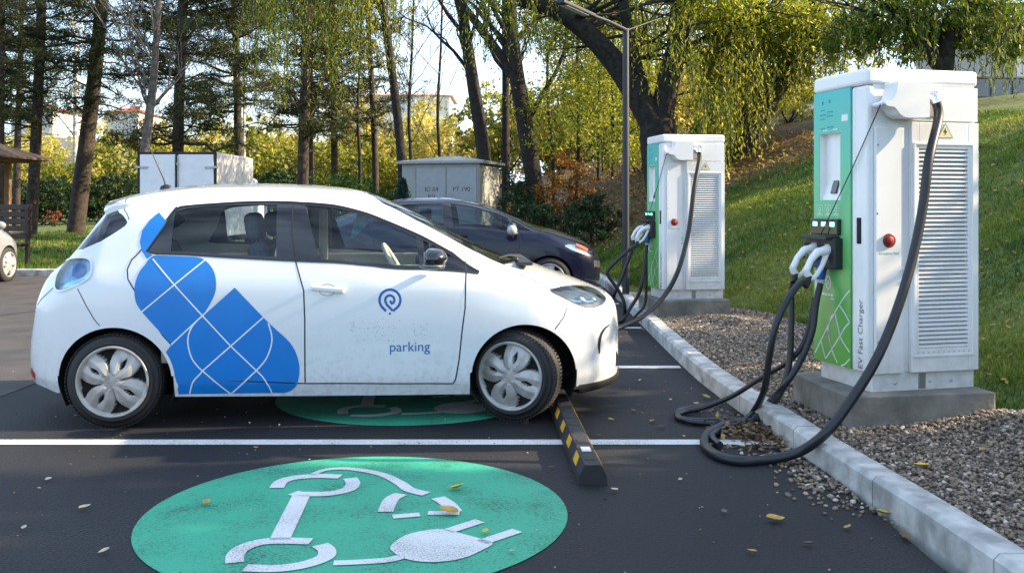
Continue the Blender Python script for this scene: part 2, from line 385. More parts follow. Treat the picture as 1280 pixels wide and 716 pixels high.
def stones(px, py, pz, size, mats, name, parent=None):
    n = len(px); S_ = size[:, None] * rng.uniform([.65, .55, .4], [1.3, 1.0, .75], (n, 3))
    Vb = ICO_V[None] * (1 + rng.normal(0, .13, (n, 12, 1))); Vb = Vb * S_[:, None, :]
    a = rng.uniform(0, 6.283, n); b = rng.normal(0, .35, n); ca, sa, cb, sb = np.cos(a), np.sin(a), np.cos(b), np.sin(b)
    X = Vb[..., 0] * cb[:, None] + Vb[..., 2] * sb[:, None]; Z = -Vb[..., 0] * sb[:, None] + Vb[..., 2] * cb[:, None]; Y = Vb[..., 1]
    Vb = np.stack([X * ca[:, None] - Y * sa[:, None] + px[:, None], X * sa[:, None] + Y * ca[:, None] + py[:, None], Z + pz[:, None]], -1)
    Fb = (ICO_F[None] + 12 * np.arange(n)[:, None, None]).reshape(-1, 3)
    return npmesh(name, Vb.reshape(-1, 3), Fb, mats, parent, True, tone=np.repeat(rng.uniform(0, 1, n), 20))
def stone_mat():
    m, n, l, b = nodes('gravel_stone'); a = n.new('ShaderNodeAttribute'); a.attribute_name = 'tone'
    rp = n.new('ShaderNodeValToRGB'); el = rp.color_ramp.elements
    cs = [(.035, .027, .02), (.12, .094, .07), (.22, .16, .105), (.27, .22, .165), (.26, .165, .105), (.60, .53, .44)]
    while len(el) < len(cs): el.new(.5)
    for i, c in enumerate(cs): el[i].position = [0, .25, .5, .7, .85, 1][i]; el[i].color = (*c, 1)
    l.new(a.outputs['Fac'], rp.inputs['Fac']); l.new(rp.outputs['Color'], b.inputs['Base Color']); b.inputs['Roughness'].default_value = .75; return m
M_STONE = stone_mat()
n = 62000; py = 2.2 + 11.6 * rng.uniform(0, 1, n) ** 1.6
k0 = kerb_x(py) + .125; px = k0 + (foot(py) + .12 - k0) * rng.uniform(0, 1, n)
pz = grav_z(px, py) + rng.uniform(0, .014, n); sz = (.005 + .0115 * rng.beta(1.6, 3, n)) * (1 + .04 * py)
keep = ~((px > 1.95) & (px < 2.68) & (py > 5.55) & (py < 6.2))
tag(stones(px[keep], py[keep], pz[keep], sz[keep], M_STONE, 'gravel'), kind='stuff')
# stones spilled over the kerb onto the asphalt
n = 420; t = rng.uniform(0, 1, n); py = np.where(t < .7, rng.normal(4.95, .28, n), rng.normal(5.6, .5, n)); px = kerb_x(py) - np.abs(rng.normal(0, .12, n)) - .02
tag(stones(px, py, np.full(n, .006), rng.uniform(.008, .018, n), M_STONE, 'spilled_gravel'), kind='stuff')

n = 800; py = 2.6 + 9 * rng.uniform(0, 1, n) ** 1.4; px = np.minimum(rng.uniform(-4.5, 1.7, n), kerb_x(py) - .03)
tag(stones(px, py, np.full(n, .004), rng.uniform(.002, .0065, n) * (1 + .05 * py), M_STONE, 'loose_grit'), kind='stuff')
# --- grass blades
M_BLADE = leafmat('grass_blade', [(.04, .09, .010), (.11, .18, .018), (.22, .27, .03), (.42, .38, .08)], .4)
def blades(px, py, pz, h, w, name):
    n = len(px); a = rng.uniform(0, 6.283, n); lean = rng.normal(0, .45, (n, 2)) * h[:, None]
    dx, dy = np.cos(a) * w / 2, np.sin(a) * w / 2
    V = np.stack([np.stack([px - dx, py - dy, pz], -1), np.stack([px + dx, py + dy, pz], -1), np.stack([px + lean[:, 0], py + lean[:, 1], pz + h], -1)], 1).reshape(-1, 3)
    F = np.arange(3 * n).reshape(n, 3)
    patchy = .16 * (np.sin(px * 2.1 + 1.3 * np.sin(py * 1.7)) + np.sin(py * 1.3 + px * .9 + 2)) + .10 * np.sin(px * 7.3 + py * 5.1)
    return npmesh(name, V, F, M_BLADE, None, True, tone=np.clip(rng.beta(2, 3, n) + patchy, 0, 1))
n = 230000; py = 4.0 + 18 * rng.uniform(0, 1, n) ** 1.5; fx = foot(py); px = fx - .12 + (6.8) * rng.uniform(0, 1, n) ** 1.15
k = (py + .6 * px - 3 * np.maximum(0, px - 6) < 22.1 + rng.normal(0, .5, n)) | (rng.uniform(0, 1, n) < .06); px, py = px[k], py[k]; n = len(px)
tag(blades(px, py, bank_z(px, py) - .005, rng.uniform(.02, .058, n) * (1 + .02 * py) * (1 + .45 * np.sin(px * 3.1 + 2 * np.sin(py * 2.3)) * np.sin(py * 2.7)), rng.uniform(.005, .012, n) * (1 + .05 * py), 'bank_grass'), kind='stuff')
n = 30000; py = 18.8 + 30 * rng.uniform(0, 1, n) ** 1.4; px = rng.uniform(-19, -7.7, n)
tag(blades(px, py, .1 + .25 * np.maximum(0, (py - 24) / 30), rng.uniform(.05, .12, n), rng.uniform(.02, .05, n), 'lawn_grass'), kind='stuff')

# --- markings
for k, Y in enumerate([.42, 3.04, 5.652, 8.245, 10.84, 13.44, 16.04][2:]):
    x1 = float(kerb_x(Y)) - (.03 if k else .06)
    sheet('bay_line', [(-3.55, Y - .06), (x1, Y - .06), (x1, Y + .06), (-3.55, Y + .06)], .004, M_WHITE)
def disc(name, cx, cy, r, z, mat, n=96):
    return sheet(name, [(cx + r * math.cos(2 * math.pi * i / n), cy + r * math.sin(2 * math.pi * i / n)) for i in range(n)], z, mat)
CX, CY, CR = -.705, 4.372, .957
disc('painted_circle', CX, CY, CR, .004, M_GREEN)
disc('painted_circle', CX - .04, 7.02, CR, .004, M_GREEN)
# symbol: an electric car drawn by a cable that ends in a plug, traced on the ground
def cg(p):                             # crop pixel -> ground
    q = gnd(160 + p[0] / 2.1333, 540 + p[1] / 2.1333); return (q.x, q.y)
sym = G()
def rib(pts, wpx, n=8):
    P = [cg(p) for p in (spline(pts, n) if n > 1 else pts)]
    for q in ribbon(P, wpx): sym.quad(*[(a[0], a[1], .008) for a in q])
W1 = .072
rib([(396, 152), (408, 136), (436, 126), (480, 121), (524, 120), (566, 122)], W1)
rib([(592, 126), (600, 140), (590, 154), (562, 163), (520, 168), (460, 168), (440, 165)], W1)
rib([(462, 172), (404, 291)], W1 * 1.2, 1)
rib([(285, 352), (286, 332), (304, 314), (345, 299), (400, 293), (488, 295)], W1)
rib([(512, 304), (530, 318), (526, 336), (490, 352), (440, 363), (380, 368), (312, 366)], W1)
rib([(490, 118), (520, 105), (565, 100), (620, 104), (680, 117), (724, 138), (752, 157), (796, 168)], [.035 + .0006 * i for i in range(57)])
rib([(728, 168), (702, 183), (686, 216)], W1, 6)
rib([(706, 229), (778, 223)], W1 * .75, 1)
rib([(826, 178), (852, 194), (872, 216)], W1, 6)
rib([(800, 219), (884, 220)], W1 * .75, 1)
rib([(548, 353), (620, 350), (690, 345), (730, 336)], W1 * .7)
rib([(852, 268), (938, 240)], W1 * .85, 1); rib([(942, 298), (1038, 266)], W1 * .85, 1)
pl = [cg(p) for p in spline([(700, 316), (712, 296), (745, 277), (790, 266), (838, 262), (880, 272), (930, 285), (972, 300), (945, 318), (900, 338), (850, 348), (790, 350), (735, 340)], 5, True)]
vs, fs = [(a, b_, .008) for a, b_ in pl], [list(range(len(pl)))]
sym.add(vs, fs)
so = tag(sym.build('painted_symbol', M_WHITE), kind='structure')
s2 = so.copy(); COL.objects.link(s2); s2.location = (-.04, 2.648, 0); s2.name = 'painted_symbol'
# ================================================================== CARS
def pchip(xk, yk, x):
    xk = np.asarray(xk, float); yk = np.asarray(yk, float); h = np.diff(xk); d = np.diff(yk) / h
    m = np.zeros_like(yk); m[0] = d[0]; m[-1] = d[-1]
    for i in range(1, len(yk) - 1):
        if d[i - 1] * d[i] > 0:
            w1 = 2 * h[i] + h[i - 1]; w2 = h[i] + 2 * h[i - 1]; m[i] = (w1 + w2) / (w1 / d[i - 1] + w2 / d[i])
    x = np.clip(x, xk[0], xk[-1]); i = np.clip(np.searchsorted(xk, x) - 1, 0, len(h) - 1); t = (x - xk[i]) / h[i]
    return ((1 + 2 * t) * (1 - t) ** 2) * yk[i] + (t * (1 - t) ** 2) * h[i] * m[i] + (t * t * (3 - 2 * t)) * yk[i + 1] + (t * t * (t - 1)) * h[i] * m[i + 1]

class Loft:
    """car skin P(x, t): t runs 0 (sill) .. 7 (centre line of the roof) through eight lengthwise lines"""
    NK = 8
    def __init__(s, top, bot, width, frac, rat, smooth=.045):
        s.x0 = top[0][0]; s.x1 = top[-1][0]
        s.gx = np.unique(np.concatenate([s.x0 + (s.x1 - s.x0) * (1 - np.cos(np.linspace(0, np.pi, 240))) / 2, np.linspace(s.x0, s.x1, 200)]))
        f = lambda tb: pchip([p[0] for p in tb], [p[1] for p in tb], s.gx)
        zt, zb, w = f(top), f(bot), f(width)
        un = np.linspace(s.x0, s.x1, 600)
        def sm(tb, k):
            v = pchip([p[0] for p in tb], [p[1][k] for p in tb], un); h = int(3 * smooth / (un[1] - un[0])); ker = np.exp(-.5 * (np.arange(-h, h + 1) * (un[1] - un[0]) / smooth) ** 2); ker /= ker.sum()
            v = np.convolve(np.pad(v, h, mode='edge'), ker, 'valid'); return np.interp(s.gx, un, v)
        s.Z = np.stack([zb] + [zb + (zt - zb) * sm(frac, k) for k in range(6)] + [zt], 1)
        s.Y = np.stack([w * sm(rat, k) for k in range(7)] + [0 * w], 1)
    def knots(s, x):
        Y = np.stack([np.interp(x, s.gx, s.Y[:, k]) for k in range(8)], 1); Z = np.stack([np.interp(x, s.gx, s.Z[:, k]) for k in range(8)], 1)
        return Y, Z
    def ev(s, x, t):
        """arrays x, t -> y (half width, positive), z"""
        x = np.clip(np.asarray(x, float), s.x0, s.x1); t = np.clip(np.asarray(t, float), 0, 7)
        Y, Z = s.knots(x); Y = np.concatenate([Y, -Y[:, 6:7]], 1); Z = np.concatenate([Z, Z[:, 6:7]], 1)
        L = np.maximum(np.sqrt(np.diff(Y, axis=1) ** 2 + np.diff(Z, axis=1) ** 2), 1e-4)
        i = np.clip(np.floor(t).astype(int), 0, 6); u = t - i; r = np.arange(len(x)); out = []
        for A in (Y, Z):
            d = np.diff(A, axis=1) / L; m = np.zeros_like(A)
            for k in range(1, 8):
                p = d[:, k - 1] * d[:, k]; w1 = 2 * L[:, k] + L[:, k - 1]; w2 = L[:, k] + 2 * L[:, k - 1]
                with np.errstate(divide='ignore', invalid='ignore'):
                    mm = (w1 + w2) / (w1 / d[:, k - 1] + w2 / d[:, k])
                m[:, k] = np.where(p > 1e-12, mm, 0)
            m[:, 0] = d[:, 0]; m[:, 8] = d[:, 7]
            h = L[r, i]
            out.append((1 + 2 * u) * (1 - u) ** 2 * A[r, i] + u * (1 - u) ** 2 * h * m[r, i] + u * u * (3 - 2 * u) * A[r, i + 1] + u * u * (u - 1) * h * m[r, i + 1])
        return out[0], out[1]
    def inv(s, x, z):
        """(x, z) on the side -> t"""
        x = np.asarray(x, float); z = np.asarray(z, float); lo = np.zeros_like(x); hi = np.full_like(x, 7.)
        for _ in range(30):
            mid = (lo + hi) / 2; _, zz = s.ev(x, mid); up = zz < z; lo = np.where(up, mid, lo); hi = np.where(up, hi, mid)
        return (lo + hi) / 2
    def pos(s, x, t, side=-1, off=0.):
        x = np.clip(np.asarray(x, float), s.x0 + 1e-4, s.x1 - 1e-4); t = np.asarray(t, float); e = 2e-3
        def P(x, t):
            y, z = s.ev(x, t); return np.stack([x, -y, z], 1)
        a = P(np.minimum(x + e, s.x1), t) - P(np.maximum(x - e, s.x0), t); b = P(x, np.minimum(t + .02, 7)) - P(x, np.maximum(t - .02, 0))
        n = np.cross(a, b); n /= np.maximum(np.linalg.norm(n, axis=1, keepdims=True), 1e-9)
        n[t > 6.985, 1] = 0; n /= np.maximum(np.linalg.norm(n, axis=1, keepdims=True), 1e-9)
        q = P(x, t) + n * np.asarray(off, float).reshape(-1, 1)
        if side > 0: q = q * [1, -1, 1]; n = n * [1, -1, 1]
        return q, n

TS = .17                               # t -> metres, for even triangles
def to_t(L, pts):
    """points (x, z) or (x, None, t) -> (x, t)"""
    out = []
    for p in pts:
        if len(p) == 3: out.append((p[0], p[2]))
        else: out.append((p[0], float(L.inv([p[0]], [p[1]])[0])))
    return out
def dens(poly, step=.03):
    out = []
    for a, b in zip(poly, poly[1:] + poly[:1]):
        n = max(1, int(math.hypot(b[0] - a[0], (b[1] - a[1]) * TS) / step))
        for k in range(n): out.append((a[0] + (b[0] - a[0]) * k / n, a[1] + (b[1] - a[1]) * k / n))
    return out
def cut_skin(L, regions, step=.032):
    """regions: [(name, [(x,t)...])] first match wins, name None = hole; -> verts (x,t), {name: triangles}"""
    polys = [(nm, dens(p, .022)) for nm, p in regions]
    nx = int((L.x1 - L.x0) / step); xs = L.x0 + (L.x1 - L.x0) * (1 - np.cos(np.linspace(0, np.pi, nx))) / 2
    xs = np.unique(np.concatenate([xs, np.linspace(L.x0, L.x1, nx)])); xs = xs[np.concatenate([[True], np.diff(xs) > .004])]
    ts = np.linspace(0, 7, int(7 * TS / step) + 1)
    vs = [Vector((x, t * TS)) for x in xs for t in ts]; es = []
    a, b = L.x0, L.x1
    for nm, p in polys:
        k = len(vs); vs += [Vector((min(max(x, a), b), min(max(t, 0), 7) * TS)) for x, t in p]
        es += [(k + i, k + (i + 1) % len(p)) for i in range(len(p))]
    V2, _, F2, *_ = delaunay_2d_cdt(vs, es, [], 0, 2e-4)
    V2 = np.array([v[:] for v in V2]); V2[:, 1] /= TS; F2 = np.array([f for f in F2 if len(f) == 3])
    C = V2[F2].mean(1); A = V2[F2]
    area = np.abs(np.cross(A[:, 1] - A[:, 0], A[:, 2] - A[:, 0])); F2 = F2[area > 1e-8]; C = C[area > 1e-8]
    lab = np.full(len(F2), -1)
    for i, (nm, p) in enumerate(polys):
        r = pip(C[:, 0], C[:, 1], p); lab = np.where((lab < 0) & r, i, lab)
    res = {}
    for i in range(-1, len(polys)):
        nm = 'rest' if i < 0 else polys[i][0]
        if nm is None: continue
        res.setdefault(nm, []).append(F2[lab == i])
    return V2, {k: np.concatenate(v) for k, v in res.items()}
def skin_part(L, V2, F, name, mats, parent, sides=(-1,), off=0., flip=False):
    used, idx = np.unique(F, return_inverse=True); F = idx.reshape(F.shape)
    Vs, Fs, Ns = [], [], []; k = 0
    for s_ in sides:
        P, N = L.pos(V2[used, 0], V2[used, 1], s_, off); f = F.copy()
        A = P[f[:, 0]]; fn = np.cross(P[f[:, 1]] - A, P[f[:, 2]] - A); bad = (fn * N[f].mean(1)).sum(1) < 0
        f[bad] = f[bad][:, ::-1]
        Vs.append(P); Ns.append(N); Fs.append(f + k); k += len(P)
    return npmesh(name, np.concatenate(Vs), np.concatenate(Fs), mats, parent, True, normals=np.concatenate(Ns))
def patch(L, polys, name, mats, parent, side=-1, off=.002, step=.03):
    """flat film (a decal) laid on the skin: [(polygon (x,z), material index)]"""
    Vs, Fs, Ms, Ns = [], [], [], []; k = 0
    for poly, mi, o in polys:
        q = dens(poly, .02); xs = np.arange(min(p[0] for p in q), max(p[0] for p in q), step); zs = np.arange(min(p[1] for p in q), max(p[1] for p in q), step)
        gxx, gzz = np.meshgrid(xs, zs); inside = pip(gxx.ravel(), gzz.ravel(), q) if len(xs) and len(zs) else np.zeros(0, bool)
        pts = [Vector(p) for p in q] + [Vector(p) for p in np.stack([gxx.ravel(), gzz.ravel()], 1)[inside]]
        V2, _, F2, *_ = delaunay_2d_cdt(pts, [(i, (i + 1) % len(q)) for i in range(len(q))], [], 0, 1e-5)
        V2 = np.array([v[:] for v in V2]); F2 = np.array([f for f in F2 if len(f) == 3]); C = V2[F2].mean(1); F2 = F2[pip(C[:, 0], C[:, 1], q)]
        P, N = L.pos(V2[:, 0], L.inv(V2[:, 0], V2[:, 1]), side, o)
        A = P[F2[:, 0]]; fn = np.cross(P[F2[:, 1]] - A, P[F2[:, 2]] - A); bad = (fn * N[F2].mean(1)).sum(1) < 0; F2[bad] = F2[bad][:, ::-1]
        Vs.append(P); Ns.append(N); Fs.append(F2 + k); Ms += [mi] * len(F2); k += len(P)
    return npmesh(name, np.concatenate(Vs), np.concatenate(Fs), mats, parent, True, fm=Ms, normals=np.concatenate(Ns))
def strips(L, lines, name, mat, parent, sides=(-1,), off=.0015, step=.025):
    """narrow bands along (x,t) polylines: [(pts, width)]"""
    Vs, Fs, Ns = [], [], []; k = 0
    for pts, w in lines:
        P = [np.array((p[0], p[1])) for p in pts]; D = []
        for a, b in zip(P, P[1:]):
            n = max(1, int(math.hypot(b[0] - a[0], (b[1] - a[1]) * TS) / step))
            D += [a + (b - a) * i / n for i in range(n)]
        D.append(P[-1]); D = np.array(D)
        for s_ in sides:
            Q, N = L.pos(D[:, 0], D[:, 1], s_, off); T = np.gradient(Q, axis=0); T /= np.maximum(np.linalg.norm(T, axis=1, keepdims=True), 1e-9)
            B = np.cross(N, T); n = len(Q)
            Vs += [Q + B * w / 2, Q - B * w / 2]; Ns += [N, N]
            f = np.array([[i, i + 1, n + i + 1, n + i] for i in range(n - 1)]) + k; k += 2 * n
            A = Q[:-1]; Fs.append(f[:, ::-1] if s_ < 0 else f)
    return npmesh(name, np.concatenate(Vs), np.concatenate(Fs), mat, parent, True, normals=np.concatenate(Ns))
def ell(cx, cz, rx, rz, n=48): return [(cx + rx * math.cos(2 * math.pi * i / n), cz + rz * math.sin(2 * math.pi * i / n)) for i in range(n)]

# ---- materials of the cars
def car_paint(name, col, dirt=0.):
    m, n, l, b = nodes(name); t = n.new('ShaderNodeTexCoord')
    b.inputs['Roughness'].default_value = .22; b.inputs['Coat Weight'].default_value = 1; b.inputs['Coat Roughness'].default_value = .04
    b.inputs['Specular IOR Level'].default_value = .5
    no = n.new('ShaderNodeTexNoise'); no.inputs['Scale'].default_value = 26; no.inputs['Detail'].default_value = 8; no.inputs['Roughness'].default_value = .7
    sx = n.new('ShaderNodeSeparateXYZ'); l.new(t.outputs['Object'], sx.inputs['Vector']); l.new(t.outputs['Object'], no.inputs['Vector'])
    mr = n.new('ShaderNodeMapRange'); mr.inputs['From Min'].default_value = .72; mr.inputs['From Max'].default_value = .16
    mr.inputs['To Min'].default_value = 0; mr.inputs['To Max'].default_value = dirt; l.new(sx.outputs['Z'], mr.inputs['Value'])
    mu = n.new('ShaderNodeMath'); mu.operation = 'MULTIPLY'; l.new(mr.outputs['Result'], mu.inputs[0])
    rp = n.new('ShaderNodeValToRGB'); rp.color_ramp.elements[0].position = .38; rp.color_ramp.elements[1].position = .62; l.new(no.outputs['Fac'], rp.inputs['Fac'])
    l.new(rp.outputs['Color'], mu.inputs[1])
    mi = n.new('ShaderNodeMix'); mi.data_type = 'RGBA'; mi.inputs['A'].default_value = (*col, 1); mi.inputs['B'].default_value = (.26, .235, .20, 1)
    l.new(mu.outputs[0], mi.inputs['Factor']); l.new(mi.outputs['Result'], b.inputs['Base Color'])
    ra = n.new('ShaderNodeMath'); ra.operation = 'MULTIPLY_ADD'; ra.inputs[1].default_value = .5; ra.inputs[2].default_value = .24; l.new(mu.outputs[0], ra.inputs[0]); l.new(ra.outputs[0], b.inputs['Roughness'])
    MATS[name] = m; return m
M_CARW = car_paint('white_paint', (.76, .78, .80), .38)
M_NAVY = car_paint('navy_paint', (.004, .006, .022), .03); M_NAVY.node_tree.nodes['Principled BSDF'].inputs['Coat Weight'].default_value = .35; M_NAVY.node_tree.nodes['Principled BSDF'].inputs['Specular IOR Level'].default_value = .3
M_SILV = car_paint('silver_paint', (.24, .25, .26), .1)
M_SEAM = pbr('panel_gap', (.02, .02, .022), .7, var=.3)
M_BLACK = pbr('gloss_black', (.010, .010, .013), .12, coat=.6)
M_PLAST = pbr('black_plastic', (.018, .018, .02), .55, var=.3, scale=30)
M_DARK = pbr('underbody', (.012, .012, .013), .9, var=.4)
M_RUB = pbr('tyre_rubber', (.026, .026, .029), .8, var=.4, scale=25, bump=.3, bscale=120, col2=(.03, .028, .026))
M_WIN = glass('car_glass', (.84, .92, .94), .06); M_WIND = glass('dark_car_glass', (.50, .58, .62), .1); M_LENS = glass('lens', (.9, .93, .95), .2)
M_LENSB = glass('blue_lens', (.55, .82, .97), .25)
M_CHROME = pbr('chrome', (.75, .76, .78), .12, 1, var=.05)
M_WCOV = pbr('wheel_cover', (.46, .45, .43), .4, .25, var=.25, scale=14, col2=(.33, .31, .29))
M_BLUE = pbr('blue_film', (.003, .19, .60), .4, var=.06, coat=.1)
M_FILMW = pbr('white_film', (.78, .80, .82), .4, var=.05)
M_INK = pbr('blue_ink', (.015, .11, .42), .45, var=.08)
M_BEIGE = pbr('beige_trim', (.62, .57, .46), .7, var=.12)
M_SEAT = pbr('dark_seat', (.055, .075, .10), .8, var=.3, scale=40)
M_HEAD = pbr('head_lining', (.40, .40, .39), .9)
M_ORANGE = pbr('orange_lens', (.8, .16, .02), .2, coat=.5); M_RED = pbr('red_lens', (.45, .01, .01), .2, coat=.5)

def wheel(parent, x, y, r, w, covmat, holes=4, steer=0., phase=.9, rimr=.70, name='wheel'):
    """wheel part with tyre and cover as sub-parts; outer face towards -y when y < 0"""
    s = -1 if y < 0 else 1
    W = bpy.data.objects.new(name, None); COL.objects.link(W); W.parent = parent; W.location = (x, y - s * w / 2, r); W.rotation_euler = (0, 0, steer); W.empty_display_size = .1
    R_ = r * rimr; h = w / 2
    g = G(); pr = [(R_, h - .012), (R_ + .012, h - .002), (R_ + .03, h), (r - .045, h - .002), (r - .022, h - .012), (r - .008, h - .028), (r, h - .05)]
    g.lathe(pr + [(a, -b) for a, b in pr[::-1]], axis=(0, s, 0), seg=56, cap=False)
    for k in range(76):                # tread blocks
        a = 2 * math.pi * k / 76
        for q, (yo, ww) in enumerate(((-.06, .05), (0, .045), (.06, .05))):
            aa = a + q * .035; M = Matrix.Rotation(-aa, 3, 'Y')
            g.box((r * math.sin(aa), yo * w / .2, r * math.cos(aa)), (.015, ww * w / .2, .005), m=0, mat=Matrix.Rotation(aa, 3, 'Y'))
    g.build('tyre', M_RUB, W)
    # cover: four broad petals with a teardrop slot each
    nr, na = 34, 200; V = []; Fc = []; fm = []; half = math.pi / holes
    def hgt(rr, a):
        q = rr / R_; p = ((a + phase) % (2 * half)) - half; e = abs(p) / half            # e: 0 petal axis, 1 gap
        wmax = .95 if q < .5 else .95 - .36 * max(0, (q - .5) / .42) ** 1.1
        gap = e > wmax and .3 < q < .91
        tear = .40 < q < .74 and abs(p) < .10 * math.sin(math.pi * ((q - .40) / .34) ** .7)
        base = .030 - .055 * (q - .15) ** 2
        if q > .93: return .024, 0
        if gap: return -.03, 1
        if tear: return -.012, 1
        ridge = .013 * (1 - abs(e / wmax - .42) * 1.7) if q > .22 else .006
        slope = -.010 * (p / half)
        if q < .12: return .036, 0
        return base + ridge + slope * min(1, q * 1.5), 0
    for i in range(nr + 1):
        rr = R_ * (.0 + i / nr)
        for j in range(na):
            a = 2 * math.pi * j / na; hh, _ = hgt(max(rr, .001), a); V.append((rr * math.cos(a), s * (h - .022 + hh), rr * math.sin(a)))
    for i in range(nr):
        for j in range(na):
            Fc.append([i * na + j, i * na + (j + 1) % na, (i + 1) * na + (j + 1) % na, (i + 1) * na + j])
            a = 2 * math.pi * (j + .5) / na; fm.append(hgt(R_ * (i + .5) / nr, a)[1])
    npmesh('wheel_cover', V, np.array(Fc), [covmat, M_DARK], W, True, fm=fm)
    g = G(); g.lathe([(R_ * 1.01, h - .02), (R_ * 1.01, h + .004), (R_ * .985, h + .007), (R_ * .95, h + .003)], axis=(0, s, 0), seg=56, cap=False)
    g.build('rim', covmat, W)
    return W
def liner(g, x, rx, rz, cz, yo, yi, s, n=26):
    """wheel well: arch shaped lip and dark tunnel on both sides"""
    if True:
        vs = []
        for i in range(n + 1):
            a = math.pi * (1.16 - 1.32 * i / n); px, pz = x + rx * math.cos(a), cz + rz * math.sin(a)
            vs += [(px, s * yo(px, pz), pz), (px, s * yi, pz)]
        g.add(vs, [[2 * i, 2 * i + 1, 2 * i + 3, 2 * i + 2] for i in range(n)], 0, True)
        g.add([vs[2 * i + 1] for i in range(n + 1)], [list(range(n + 1))], 0)

# ================================================================== WHITE ELECTRIC HATCHBACK
ZL = Loft(
    top=[(-.66, .42), (-.648, .52), (-.61, .66), (-.56, .82), (-.535, .95), (-.40, 1.085), (-.17, 1.385), (-.10, 1.462), (.0, 1.49), (.2, 1.522), (.5, 1.546), (.8, 1.548), (1.1, 1.540), (1.35, 1.520), (1.55, 1.478), (1.7, 1.418), (1.9, 1.322), (2.1, 1.213), (2.3, 1.112), (2.5, 1.030), (2.68, .985), (2.85, .925), (3.05, .852), (3.2, .79), (3.266, .752), (3.29, .70), (3.308, .62), (3.316, .55)],
    bot=[(-.66, .39), (-.645, .295), (-.60, .255), (-.48, .235), (-.36, .205), (.37, .188), (2.2, .178), (2.93, .20), (3.1, .205), (3.2, .212), (3.27, .222), (3.30, .26), (3.308, .34), (3.316, .50)],
    width=[(-.66, .02), (-.655, .20), (-.64, .42), (-.60, .60), (-.52, .705), (-.40, .775), (-.2, .832), (0, .852), (.4, .865), (2.0, .865), (2.6, .856), (2.85, .815), (3.0, .748), (3.1, .675), (3.2, .56), (3.26, .45), (3.30, .28), (3.316, .03)],
    frac=[(-.66, (.10, .40, .68, .82, .92, .975)), (-.5, (.10, .40, .70, .83, .92, .975)), (-.3, (.10, .37, .66, .79, .895, .967)), (-.1, (.09, .32, .54, .68, .877, .965)), (.2, (.085, .305, .50, .655, .895, .968)),
          (1.0, (.083, .305, .49, .634, .908, .975)), (1.7, (.09, .34, .54, .664, .895, .976)), (2.0, (.10, .39, .60, .733, .899, .972)), (2.3, (.11, .45, .70, .819, .884, .965)), (2.5, (.12, .48, .735, .855, .915, .97)),
          (2.8, (.13, .50, .72, .807, .887, .973)), (3.1, (.14, .50, .72, .805, .90, .975)), (3.316, (.15, .50, .72, .81, .90, .975))],
    rat=[(-.66, (.90, .97, 1, .96, .85, .70, .45)), (-.5, (.93, .98, 1, .975, .89, .75, .50)), (-.3, (.94, .985, 1, .985, .905, .775, .52)), (-.1, (.945, .985, 1, .985, .92, .75, .555)), (.2, (.945, .985, 1, .99, .935, .752, .56)),
         (1.0, (.945, .985, 1, .992, .942, .746, .543)), (1.7, (.945, .985, 1, .992, .938, .757, .543)), (2.0, (.945, .985, 1, .992, .935, .795, .575)), (2.3, (.945, .985, 1, .988, .925, .85, .575)), (2.5, (.945, .985, 1, .982, .895, .81, .485)),
         (2.8, (.945, .985, 1, .975, .905, .80, .452)), (3.1, (.94, .985, 1, .96, .90, .79, .457)), (3.316, (.92, .98, 1, .96, .90, .79, .457))])

